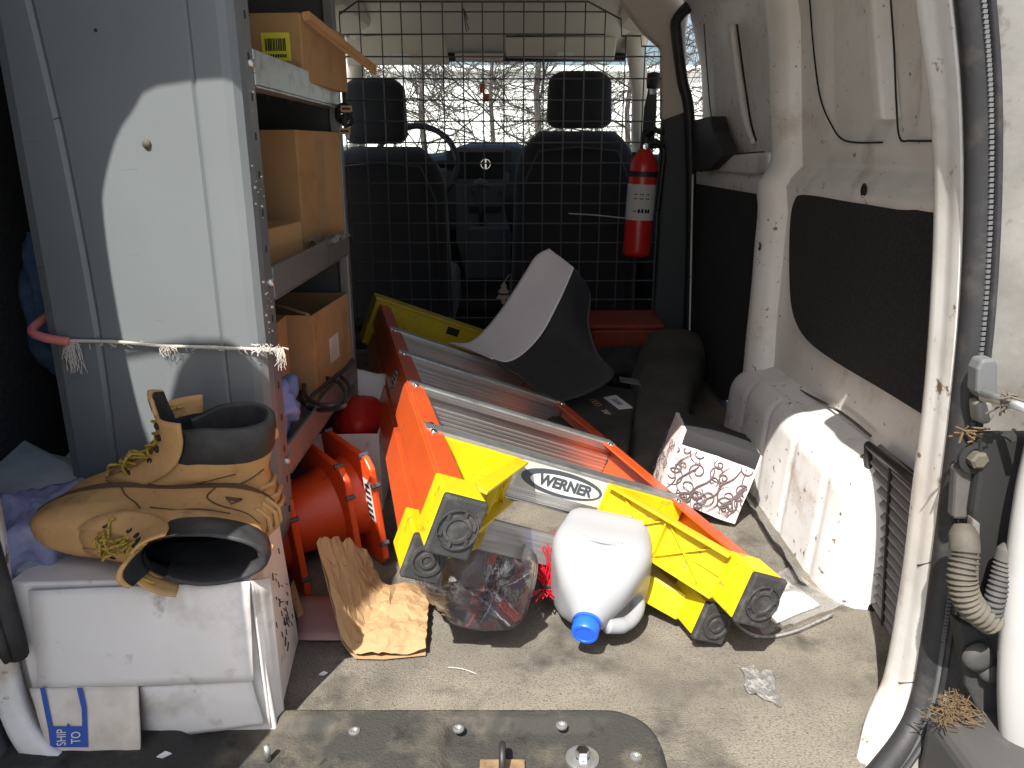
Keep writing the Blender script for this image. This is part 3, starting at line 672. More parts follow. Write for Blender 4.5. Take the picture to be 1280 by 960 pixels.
# seats
def seat(cx0, cx1, hx0, hx1, ytop, yh, label, ys=2.22):
    t = thing('front_seat', label, 'seat', PY((cx0+cx1)/2, 430, ys), 'front seats')
    def P(px, py, y=ys): return PY(px, py, y)
    zt = P(cx0, ytop).z; zb = .05; xa, xb = P(cx0, 250).x, P(cx1, 250).x
    def back(u, v):
        z = zb+(zt-zb)*v; w = (xb-xa)/2*(1-.10*v-.0*v); ww = w*(1-max(0, (v-.72)/.28)**3*.38)
        a2 = u*2*math.pi; ca, sa = math.cos(a2), math.sin(a2)
        e = 4; d = (abs(ca)**e+abs(sa)**e)**(-1/e)
        th = .075*(1 if v < .9 else math.sqrt(max(0, 1-((v-.9)/.1)**2))*.85+.15)
        return Vector(((xa+xb)/2+ww*d*ca, ys+.09+th*d*sa+.10*(1-v)*.6, z))
    MB().loft([[back(k/28, j/24) for k in range(28)] for j in range(25)]).build('backrest', 'seatfabric', t, smooth=True)
    MB().tube([Vector((xa+.05, ys+.03, zb+.1)), Vector((xa+.055, ys+.012, zt-.20)), Vector((xa+.11, ys+.015, zt-.075)), Vector(((xa+xb)/2, ys+.012, zt-.06)), Vector((xb-.11, ys+.015, zt-.075)), Vector((xb-.055, ys+.012, zt-.20)), Vector((xb-.05, ys+.03, zb+.1))], .004, 6).build('piping', 'tealtrim', t, smooth=True)
    h0, h1 = P(hx0, yh), P(hx1, yh); zz0 = zt+.01; zz1 = h0.z
    def hd(u, v):
        z = zz0+(zz1-zz0)*v; a2 = u*2*math.pi; ca, sa = math.cos(a2), math.sin(a2); e = 3.5; d = (abs(ca)**e+abs(sa)**e)**(-1/e)
        k = 1-.35*max(0, (v-.82)/.18)**2-.25*max(0, (.15-v)/.15)**2
        return Vector(((h0.x+h1.x)/2+(h1.x-h0.x)/2*k*d*ca*(1.0-.06*v), ys+.10+.05*k*d*sa, z))
    MB().loft([[hd(k/24, j/16) for k in range(24)] for j in range(17)]).build('headrest', 'seatfabric', t, smooth=True)
    for dx in (-.07, .07): MB().tube([((h0.x+h1.x)/2+dx, ys+.1, zt-.05), ((h0.x+h1.x)/2+dx, ys+.1, zz0+.05)], .007, 8).build('headrest_post', 'chrome', t, smooth=True)
    MB().box(xa, xb, ys+.12, ys+.62, .02, .24).build('cushion', 'seatfabric', t, bevel=.05, seg=4)
seat(388, 562, 420, 503, 183, 95, 'dark driver seat with headrest behind the wire partition, next to the steering wheel')
seat(637, 806, 685, 771, 163, 86, 'dark passenger seat with headrest behind the wire partition, by the extinguisher')
# seat belt on the right pillar
sb = thing('seat_belt', 'black seat belt strap hanging at the right cab pillar', 'seat belt', PY(812, 210, 2.12))
m2 = MB().loft([[PY(px-w, py, 2.14), PY(px+w, py, 2.14), PY(px+w, py, 2.15), PY(px-w, py, 2.15)] for px, py, w in ((816, 108, 5), (813, 135, 8), (811, 165, 8), (807, 200, 8), (800, 250, 7))])
m2.build('strap', 'blackplastic', sb)
MB().lathe([(.006, -.03), (.024, -.025), (.026, 0), (.024, .025), (.006, .03)], Matrix.Translation(PY(817, 101, 2.14)), 14).build('anchor', 'blackplastic', sb, smooth=True)
MB().prism([PY(a2, b2, 2.13) for a2, b2 in ((812, 108), (822, 108), (820, 118), (812, 118))], (0, .006, 0)).build('anchor_plate', 'chrome', sb)

# ================================================================ WIRE PARTITION
wp = thing('wire_partition', 'black welded wire mesh partition between cab and cargo space', 'partition', (0, 2.04, 0))
YW = 2.04; x0 = PY(432, 190, YW).x; sp = .0698
zr = [PY(600, y, YW).z for y in (2, 15, 31, 46, 62)]
xs = [PY(580, 140, YW).x+sp*i for i in range(-6, 11)]
xr = xs[-1]
def top_at(x):
    for lim, py in ((PY(735, 15, YW).x, 2), (PY(758, 15, YW).x, 12), (PY(777, 40, YW).x, 24), (PY(802, 50, YW).x, 45)):
        if x <= lim: return PY(600, py, YW).z
    return PY(600, 58, YW).z
wr = .0024
vm = None
xl = xs[0]
for i, x in enumerate(xs):
    zt = top_at(x)
    if i == 0: zt = PY(600, 18, YW).z
    j = .0022*math.sin(i*2.1)
    MB().tube([(x+j*(-1)**i, YW, .03), (x, YW+.002, .5), (x-j, YW, zt)], wr, 6, cap=False).build('wire', 'wire', wp, smooth=True)
z = PY(600, 15, YW).z; k = 0
zlist = []
while z > .04: zlist.append(z); z -= .0705
for k, z in enumerate(zlist):
    xe = xr
    for i, x in enumerate(xs):
        if top_at(x) < z-.004: xe = xs[i-1]; break
    xe0 = xl
    MB().tube([(xe0, YW-.004, z), ((xe0+xe)/2, YW-.0045, z+.0012*math.sin(k*1.7)), (xe, YW-.004, z)], wr, 6, cap=False).build('wire', 'wire', wp, smooth=True)
fr = [(xl, PY(600, 18, YW).z), (xl+sp*.9, PY(600, 2, YW).z), (PY(735, 3, YW).x, PY(600, 2, YW).z), (PY(776, 24, YW).x, PY(600, 24, YW).z), (PY(777, 45, YW).x, PY(600, 45, YW).z), (PY(801, 45, YW).x, PY(600, 45, YW).z), (PY(802, 58, YW).x, PY(600, 58, YW).z), (xr, PY(600, 58, YW).z), (xr, .03)]
MB().tube([(a2, YW-.002, b2) for a2, b2 in fr], .0034, 6).build('edge_wire', 'wire', wp)
# cable tie and paper tree on the mesh
zt = MB().tube(catmull([PY(711, 267, 2.02), PY(745, 269, 2.0), PY(782, 273, 2.02)], 5), .0022, 5).build('cable_tie', 'paper'); tag(zt, 'white cable tie sticking out of the wire mesh left of the extinguisher', 'cable tie')
ft = thing('air_freshener', 'beige tree-shaped air freshener hanging on the wire mesh', 'air freshener', PY(630, 377, 2.0))
pts = [(630, 352), (634, 358), (632, 359), (637, 365), (634, 366), (640, 373), (632, 374), (632, 380), (627, 380), (627, 374), (620, 373), (626, 366), (622, 365), (628, 359), (625, 358)]
MB().prism([PY(a2, b2, 2.0) for a2, b2 in pts], (0, .002, 0)).build('card', 'freshener', ft)
MB().tube([PY(630, 353, 2.001), PY(637, 343, 2.03)], .0015, 5).build('string', 'paper', ft)
MB().prism([PY(a2, b2, 1.999) for a2, b2 in ((625, 367), (635, 367), (635, 369), (625, 369))], (0, .001, 0)).build('print', 'ink', ft)
hs = tag(MB().tube(catmull([PY(583, 40, 2.03), PY(579, 10, 2.02), PY(585, 25, 2.02), PY(580, 15, 2.025), PY(586, 38, 2.02)], 4), .0016, 5).build('wire_twist', 'wire'), 'loose black wire twisted on the mesh near the roof', 'wire')
# extinguisher
xt = thing('fire_extinguisher', 'red fire extinguisher with white label strapped to the wire mesh', 'fire extinguisher', PY(797, 322, 1.96))
ea, eb = PY(795, 320, 1.965), PY(806, 190, 1.965)
ez = (eb-ea).normalized(); ex_ = Vector((1, 0, 0)); ex_ = (ex_-ez*ex_.dot(ez)).normalized(); ey_ = ez.cross(ex_); EL = (eb-ea).length
em_ = Matrix(((ex_.x, ey_.x, ez.x, ea.x), (ex_.y, ey_.y, ez.y, ea.y), (ex_.z, ey_.z, ez.z, ea.z), (0, 0, 0, 1)))
MB().lathe([(.0001, .004), (.040, .0), (.049, .008), (.050, .02), (.050, EL*.86), (.045, EL*.93), (.028, EL*.99), (.02, EL*1.03)], em_, 32).build('cylinder', 'extred', xt, smooth=True)
lb = MB().lathe([(.0506, EL*.36), (.0506, EL*.70)], em_, 32).build('label', 'paper', xt, smooth=True)
mb = MB()
for k in range(7):
    zz = EL*(.40+.04*k); 
    if k in (2,): continue
    an = [-R(90)+R(d) for d in range(-38, 39, 8)]
    for j in range(len(an)-1):
        if (j*k+k) % 3: 
            ring = [em_ @ Vector((.0511*math.cos(t), .0511*math.sin(t), z2)) for t, z2 in ((an[j], zz), (an[j+1]-.03, zz), (an[j+1]-.03, zz+.004), (an[j], zz+.004))]; mb.add(ring, [(0, 1, 2, 3)])
mb.build('print', 'ink', lb)
mb = MB()
for a0_ in (-108, -94, -80, -68):
    for (a2, z2, da, dz) in ((a0_, .43, 9, .035),):
        mb.add([em_ @ Vector((.0513*math.cos(R(q1)), .0513*math.sin(R(q1)), EL*z2+z3)) for q1, z3 in ((a2, 0), (a2+da, 0), (a2+da, dz*.4), (a2, dz*.4))], [(0, 1, 2, 3)])
mb.build('pictogram', 'ink', lb)
MB().lathe([(.018, EL*1.0), (.018, EL*1.12), (.014, EL*1.2), (.0001, EL*1.21)], em_, 16).build('valve', 'blackplastic', xt, smooth=True)
mb = MB(); mb.tube([eb+Vector((0, 0, .05)), eb+Vector((.02, -.04, .075)), eb+Vector((.04, -.10, .06))], [.012, .011, .008], 8); mb.tube([eb+Vector((0, 0, .03)), eb+Vector((.03, -.05, .035)), eb+Vector((.045, -.10, .02))], [.009, .009, .007], 8)
mb.build('lever', 'blackplastic', xt, smooth=True)
p = eb+Vector((0, -.022, .018)); MB().lathe([(.012, -.004), (.012, .006), (.009, .007), (.0001, .007)], frame(p, (1, 0, 0), (0, 0, 1)), 18).build('gauge', 'chrome', xt, smooth=True, auto=40)
MB().tube(catmull([eb+Vector((.02, 0, .02)), eb+Vector((.06, -.02, .01)), eb+Vector((.06, -.01, -.09)), eb+Vector((.055, 0, -.2))], 6), .009, 8).build('hose', 'blackplastic', xt, smooth=True)
MB().lathe([(.0515, EL*.77), (.0515, EL*.82)], em_, 28).build('strap', 'blackplastic', xt, smooth=True)
MB().box(ea.x-.02, ea.x+.025, 2.005, 2.036, ea.z+.02, eb.z).build('bracket', 'blackplastic', xt)

# ================================================================ SHELVING
sh = thing('shelf_unit', 'grey steel van shelving with a tall end panel and three shelves', 'shelving', (-.42, .5, 0))
YP = .22; XR = -.276; XL = -.588; ZB = .15; ZT = 1.26; YF = .81
def panel_profile():
    pr = [(XL+.0, YP+.30), (XL, YP+.02), (XL+.008, YP+.006), (XL+.022, YP)]
    def groove(x, w, d): return [(x-w, YP), (x, YP+d), (x+w, YP)]
    pr += groove(-.52, .006, .004)+groove(-.335, .004, .003)
    pr += [(XR-.022, YP), (XR-.011, YP+.003), (XR-.003, YP+.010), (XR, YP+.022), (XR, YP+.055), (XR-.018, YP+.057)]
    return pr
pp = panel_profile(); rows = []
for j in range(30):
    t = j/29; z = ZB+(ZT-ZB)*t; r = []
    for x, y in pp:
        xx = x
        if abs(x+.52) < .01: xx = x-.03*max(0, (t-.55))**1.0+.012*math.sin(t*5)
        if t < .04 and x > XR-.03: xx = x-.012*(1-t/.04)
        r.append(Vector((xx, y+.0012*N3((x, z, 0), 5), z)))
    rows.append(r)
mb = MB().add([p for r in rows for p in r], [(j*len(pp)+i, j*len(pp)+i+1, (j+1)*len(pp)+i+1, (j+1)*len(pp)+i) for j in range(29) for i in range(len(pp)-1)])
ep = mb.build('end_panel', 'steelgrey', sh, smooth=True, auto=12, solid=.002)
mb = MB(); p = PY(184, 180, YP); mb.lathe([(.006, -.001), (.006, .002), (.0045, .0045), (.0001, .005)], frame(p, (1, 0, 0), (0, 0, 1)), 14); mb.build('bolt', 'boot_rubber_beige', ep, smooth=True)
p = PY(120, 38, YP); MB().lathe([(.004, 0), (.0001, .0008)], frame(p+Vector((0, -.0006, 0)), (1, 0, 0), (0, 0, 1)), 12).build('hole', 'slot', ep)
for k in range(22):   # slots along the flange
    z = ZB+.05+k*.05
    MB().box(XR-.001, XR+.0014, YP+.036, YP+.041, z-.005, z+.005).build('slot', 'slot', ep)
sc = MB()
for (a2, b2), (c2, d2) in (((150, 213), (172, 212)), ((30, 148), (60, 149)), ((195, 400), (205, 404)), ((200, 467), (207, 472)), ((45, 335), (90, 333)), ((135, 325), (175, 318)), ((90, 470), (80, 492)), ((28, 178), (55, 178)), ((60, 152), (105, 138))):
    p, q = PY(a2, b2, YP-.0005), PY(c2, d2, YP-.0005); sc.tube([p, (p+q)/2+Vector((0, 0, .001)), q], .0007, 4)
sc.build('scratches', 'dirt', ep)['kind'] = 'stuff'
chip = MB()
for k in range(34):
    py = random.choice([random.uniform(215, 260), random.uniform(350, 420), random.uniform(90, 420), random.uniform(560, 640)])
    px = 303+.0915*py+random.uniform(-7, 6); p = PY(px, py, YP+.004); r = random.uniform(.0008, .0026)
    chip.lathe([(r, 0), (r*.7, .0008), (.0001, .001)], frame(p, (1, 0, 0), (0, 0, 1)), 5)
chip.build('paint_chips', 'dirt', ep)['kind'] = 'stuff'
MB().box(XL, XR-.02, YF, YF+.003, .18, ZT).build('far_panel', 'darkgrey', sh)
MB().box(XL, XL+.003, YP+.05, YF, .15, ZT).build('back_panel', 'darkgrey', sh)
up = MB().box(XR-.02, XR+.001, YF-.012, YF+.012, .12, ZT); up.build('upright', 'shelfgrey', sh, bevel=.003)
for z, m_ in ((.842, 'zinc'), (.552, 'shelfgrey'), (.278, 'shelfgrey')):
    s_ = MB().box(XL+.004, XR-.003, YP+.03, YF-.004, z-.006, z).build('shelf', m_, sh)
    MB().hexa([Vector(q) for q in ((XR-.004, YP+.058, z-.026), (XR+.002, YP+.058, z-.026), (XR+.002, YF-.012, z-.026), (XR-.004, YF-.012, z-.026), (XR-.004, YP+.058, z+.020), (XR+.002, YP+.058, z+.020), (XR+.002, YF-.012, z+.020), (XR-.004, YF-.012, z+.020))]).build('lip', m_, s_, bevel=.0015)
    MB().box(XR-.026, XR+.002, YP+.06, YF-.013, z-.0285, z-.0262).build('flange', m_, s_)
    mb = MB(); bolt(mb, (XR+.001, YP+.042, z), (1, 0, 0), .0065, .006, 12); mb.build('bolt', 'zinc', s_, smooth=True)
for px, py in ((336, 122), (363, 127)):
    p = PY(px, py, YF-.004); mb = MB(); mb.lathe([(.006, 0), (.006, .012), (.0001, .013)], frame(p, (1, 0, 0), (0, 0, 1)), 6); mb.build('nut', 'boot_rubber_beige', sh)
# --- boxes on the shelves
def carton(name, label, base, rz, sx, sy, sz, mat='kraft', open_top=False, group=None, flaps=()):
    """carton with its front right bottom corner at base"""
    m = Matrix.Translation(Vector(base)) @ Matrix.Rotation(rz, 4, 'Z')
    t = thing(name, label, 'box', base, group)
    th = .004
    if not open_top:
        MB().box(-sx, 0, 0, sy, 0, sz, m).build('body', mat, t, bevel=.002)
        MB().box(-sx+.002, -.002, sy*.5-.001, sy*.5+.001, sz-.0005, sz+.0006, m).build('flap_seam', 'kraftin', t)
    else:
        MB().box(-sx, 0, 0, th, 0, sz, m).build('front_side', mat, t, bevel=.001)
        MB().box(-th, 0, th, sy, 0, sz, m).build('right_side', mat, t, bevel=.001)
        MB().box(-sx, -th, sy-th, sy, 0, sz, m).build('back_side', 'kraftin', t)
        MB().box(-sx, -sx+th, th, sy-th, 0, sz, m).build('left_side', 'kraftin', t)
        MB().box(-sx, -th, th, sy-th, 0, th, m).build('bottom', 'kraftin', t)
    for nm, q in flaps:
        MB().prism([m @ Vector(v) for v in q], m.to_3x3() @ Vector((.0, .0, .0035))).build(nm, mat, t)
    return t, m
t1, m1 = carton('cardboard_box', 'brown cardboard box with yellow barcode sticker on the top shelf', (-.276, .545, .843), -R(5), .25, .25, .105)
st = MB().box(-.068, -.020, -.0012, .0, .032, .075, m1).build('sticker', 'yellowsticker', t1)
mb = MB(); x = -.062; random.seed(3)
while x < -.029:
    w = random.choice((.0008, .0014, .002)); mb.box(x, x+w, -.002, -.0013, .047, .066, m1); x += w+random.choice((.0009, .0016))
mb.build('barcode', 'ink', st)
mb = MB()
for k in range(9): mb.box(-.063+k*.0042, -.0602+k*.0042, -.002, -.0013, .037, .042, m1)
mb.build('small_print', 'ink', st)
a2 = Vector((-.274, .55, .949)); b2 = PY(468, 86, .80)
MB().prism([a2, a2+Vector((.012, .002, .002)), b2+Vector((.004, 0, .006)), b2], (.0, .004, -.012)).build('flap', 'kraft', t1)
t2, m2_ = carton('cardboard_box', 'tall open brown box at the back of the middle shelf', (-.316, .61, .553), -R(11), .235, .195, .215, open_top=True)
t3, m3 = carton('cardboard_box', 'small taped brown box in front of the tall open one on the middle shelf', (-.310, .37, .553), -R(4), .22, .17, .062)
MB().box(-.11, -.08, -.001, .171, .0005, .0628, m3).build('tape', 'film', t3)
t4, m4 = carton('cardboard_box', 'open brown box with a raised flap on the lower shelf beside the black cable', (-.295, .55, .279), -R(4), .20, .24, .165, open_top=True)
fa = m4 @ Vector((-.005, .0, .163)); MB().prism([fa, fa+Vector((-.006, .0, .003)), m4 @ Vector((-.18, .10, .185)), m4 @ Vector((-.175, .11, .18))], (0, .004, .004)).build('flap', 'kraftlight', t4)
t5, m5 = carton('cardboard_box', 'narrow brown box behind the upright on the lower shelf', (-.328, .37, .279), R(3), .16, .16, .17)
MB().box(-.028, -.006, -.0012, 0, .02, .06, m5).build('sticker', 'cardwhite', t5)
MB().box(-.135, -.10, -.0008, .0, .0, .215, m2_).build('tape', 'kraftlight', t2)
MB().box(-.0005, .0006, .075, .115, .02, .20, m2_).build('tape', 'kraftlight', t2)
MB().box(-.0005, .0007, .09, .15, .05, .10, m4).build('sticker', 'cardstain', t4)
MB().box(-.12, -.085, -.0008, .0, .0, .165, m4).build('tape', 'kraftlight', t4)
# crumpled wrap on middle shelf
wrp = MB().grid(lambda u, v: Vector((-.33+u*.07, .60+v*.18, .560+.022*abs(N3((u*4, v*5, 0), 1.3, 4))+.012*abs(N3((u*9, v*9, 0), 1, 5)))), 16, 24).build('plastic_wrap', 'film', None)
tag(wrp, 'crumpled clear plastic wrap on the middle shelf edge', 'plastic wrap')
# keys / combination tags on the far upright
kt = thing('key_bunch', 'dark bunch of keys with small tags hanging on the far shelf upright', 'keys', PY(430, 165, .79))
mb = MB()
for px, py, r in ((430, 140, .018), (433, 150, .014), (427, 146, .013)): mb.lathe([(r*.5, -.004), (r, 0), (r*.5, .004)], frame(PY(px, py, .785), (1, .3, 0), (0, 0, 1)), 14)
mb.build('rings', 'blackplastic', kt, smooth=True)
for px, py in ((433, 136), (431, 164)):
    p = PY(px, py, .778); MB().box(p.x-.011, p.x+.011, p.y-.002, p.y+.002, p.z-.006, p.z+.006).build('key_tag', 'kraftlight', kt)
    MB().box(p.x-.008, p.x+.008, p.y-.0028, p.y-.002, p.z-.002, p.z+.002).build('tag_print', 'ink', kt)
MB().tube([PY(429, 105, .80), PY(431, 140, .785), PY(432, 160, .785)], .004, 6).build('strap', 'blackplastic', kt)
# black cable
P = []
for k in range(34):
    a2 = k/33*2.1*2*math.pi; P.append(PZ(412+30*math.cos(a2)-.3*k, 483+22*math.sin(a2)+.4*k, .305+.015*math.sin(a2*.5+1)))
P += [PY(392, 512, .47), PY(384, 505, .45), PY(395, 490, .5), PY(430, 462, .6), PY(440, 450, .66)]
P = [Vector((min(p.x, -.20), p.y, max(p.z, .284))) for p in P]
tag(MB().tube(catmull(P, 4), .0042, 7).build('power_cable', 'blackplastic', None, smooth=True), 'coiled black cable spilling over the lower shelf lip', 'cable')
# blue plastic bag
def blob(name, c, sx, sy, sz, mat, seed, amp=.25, fs=3.0, parent=None, sub=4, flat=None, smooth=True):
    b_ = bmesh.new(); bmesh.ops.create_icosphere(b_, subdivisions=sub, radius=1)
    vs_ = []
    for v in b_.verts:
        n_ = v.co.normalized(); d = 1+amp*N3(n_, fs, seed)+amp*.5*abs(N3(n_, fs*2.3, seed+3))+amp*.22*N3(n_, fs*5, seed+5)
        p = Vector((n_.x*sx*d, n_.y*sy*d, n_.z*sz*d))+Vector(c)
        if flat is not None: p.z = max(p.z, flat)
        vs_.append(p)
    fs_ = [tuple(v.index for v in f.verts) for f in b_.faces]; b_.free()
    return obj(name, vs_, fs_, mat, parent, smooth=smooth)
tag(blob('plastic_bag', (-.318, .36, .335), .035, .06, .05, 'bluebag', 3, .5, 2.2, flat=.2795), 'crumpled lavender blue plastic bag on the lower shelf by the upright', 'plastic bag')
# rope round the panel
rp_ = thing('frayed_rope', 'frayed white cord with pink end tied round the grey panel', 'rope', PY(200, 430, YP))
P = [PY(a2, b2, YP-.006) for a2, b2 in ((85, 426), (140, 427), (200, 432), (260, 434), (310, 436), (352, 437))]
MB().tube(catmull(P, 6), [.0022+.0012*abs(N3((i*.6, 0, 0), 1)) for i in range(31)], 6).build('cord', 'ropewhite', rp_, smooth=True)
MB().tube(catmull([Vector((-.60, YP+.05, .505)), PY(40, 412, YP+.0), PY(55, 422, YP-.012), PY(86, 427, YP-.010)], 6), .0062, 8).build('sheath', 'ropepink', rp_, smooth=True)
fz = MB()
def fray(px, py, n, L, sd=3):
    for k in range(n):
        p = PY(px+random.uniform(-sd, sd), py+random.uniform(-2, 2), YP-.007); a2 = p+Vector((random.gauss(0, .004), random.uniform(-.006, .002), -random.uniform(.3, 1)*L)); fz.tube([p, (p+a2)/2+Vector((random.gauss(0, .003), -.002, 0)), a2], .00042, 4)
fray(90, 428, 40, .045, 8); fray(208, 432, 14, .022, 4); fray(325, 435, 26, .012, 25); fray(350, 436, 24, .032, 4); fray(140, 428, 14, .008, 40); fray(260, 433, 14, .008, 50)
for k in range(30):
    p = PY(random.uniform(320, 356), 433+random.uniform(-3, 5), YP-.008); fz.tube([p, p+Vector((random.gauss(0, .006), random.uniform(-.002, 0), random.gauss(-.002, .004)))], .0005, 4)
fz.build('frayed_strands', 'ropewhite', rp_)['kind'] = 'stuff'

# ================================================================ LEFT GAP: jeans, bin, cloth
tag(blob('denim_jeans', (-.655, .40, .50), .05, .07, .13, 'denim', 11, .25, 2.5), 'folded blue denim jeans stuffed behind the grey panel', 'jeans')
bt = thing('storage_bin', 'pale grey plastic bin lid in the gap left of the grey panel', 'bin', (-.62, .2, 0))
MB().hexa([Vector(p) for p in ((-.73, .02, .0), (-.50, .04, .0), (-.52, .30, .0), (-.73, .30, .0), (-.73, .02, .25), (-.48, .04, .19), (-.50, .30, .24), (-.73, .30, .30))]).build('tub', 'binwhite', bt, bevel=.012, seg=3)
MB().hexa([Vector(p) for p in ((-.735, .015, .252), (-.475, .035, .192), (-.50, .215, .235), (-.735, .31, .302), (-.735, .015, .268), (-.475, .035, .208), (-.50, .215, .250), (-.735, .31, .318))]).build('lid', 'binwhite', bt, bevel=.006, seg=2)
tag(blob('folded_cloth', (-.575, .11, .225), .06, .10, .06, 'lavender', 8, .45, 1.5, sub=5), 'crumpled lavender cloth beside the boots on the bin', 'cloth')

# ================================================================ WHITE SHIPPING BOX
wb = thing('shipping_box', 'battered white cardboard box with blue SHIP TO panel under the boots', 'box', (-.4, .1, 0))
c = [(-.545, .0, .002), (-.238, .005, .002), (-.262, .205, .002), (-.54, .21, .002), (-.548, .0, .226), (-.249, .002, .230), (-.276, .205, .218), (-.545, .21, .218)]
MB().hexa([Vector(p) for p in c]).build('carton', 'cardwhite', wb, bevel=.004, seg=3)
def psheet(px4, ys, name, mat, parent, th=.0035, n=12, bow=.004, seed=1):
    q = [PY(a2, b2, y) for (a2, b2), y in zip(px4, ys)]
    def fn(u, v):
        p = q[0].lerp(q[1], u).lerp(q[3].lerp(q[2], u), v); p.y -= bow*math.sin(math.pi*u)*math.sin(math.pi*v)+.0015*N3((u*3, v*3, seed), 1.5); return p
    return MB().grid(fn, n, n).build(name, mat, parent, smooth=True, solid=th)
psheet(((36, 738), (312, 727), (317, 851), (50, 861)), (-.006, -.004, -.012, -.012), 'top_flap', 'cardwhite', wb, seed=2)
psheet(((175, 858), (314, 850), (330, 905), (176, 925)), (-.008, -.006, -.004, -.006), 'lower_flap', 'cardwhite', wb, seed=5)
sp_ = psheet(((38, 860), (173, 857), (176, 951), (64, 948)), (-.013, -.013, -.046, -.046), 'label_flap', 'cardstain', wb, seed=3, bow=.001)
psheet(((8, 742), (38, 738), (58, 925), (44, 905)), (.03, .004, .0, .004), 'side_flap', 'cardstain', wb, seed=7, bow=.001)
psheet(((312, 726), (338, 722), (356, 905), (336, 908)), (-.001, .03, .03, .002), 'corner_fold', 'cardwhite', wb, seed=4, bow=.001)
def lp(px, py):  # point on the label flap, slightly proud
    t = (py-858)/91; return PY(px, py, -.0165-.033*t)
def lquad(q, name, mat): return MB().add([lp(*p) for p in q], [tuple(range(len(q)))]).build(name, mat, sp_, solid=.0006)
lquad(((50, 860), (56, 860), (66, 908), (60, 910)), 'blue_bar', 'bluesign'); lquad(((96, 860), (103, 860), (108, 884), (109, 910), (103, 910), (102, 886)), 'blue_bar', 'bluesign')
lquad(((60, 908), (83, 908), (85, 904), (88, 908), (109, 908), (110, 934), (63, 934)), 'blue_block', 'bluesign')
o_ = lp(86, 921); ex = (lp(86, 909)-lp(86, 933)).normalized(); ey = (lp(64, 921)-lp(108, 921)).normalized()
for s_, off in (('SHIP', -8), ('TO', 10)):
    m_ = frame(lp(86+off, 921)+Vector((0, -.0012, 0)), ex, ey); text('lettering', s_, .0165, m_, 'paper', sp_, .0003, .62)
# print on right side of the box
sp2 = MB(); rnd = random.Random(12)
def sd(t, z): return Vector((-.238-.024*t-.012*(z/.22)+.0022, .005+.2*t, z))
for k in range(34):
    t, z0 = .62+rnd.gauss(0, .10), rnd.uniform(.05, .19)
    sp2.tube([sd(t, z0), sd(t+rnd.gauss(0, .03), z0-rnd.uniform(.004, .010))], .0009, 4)
sp2.build('side_print', 'ink', wb)['kind'] = 'stuff'

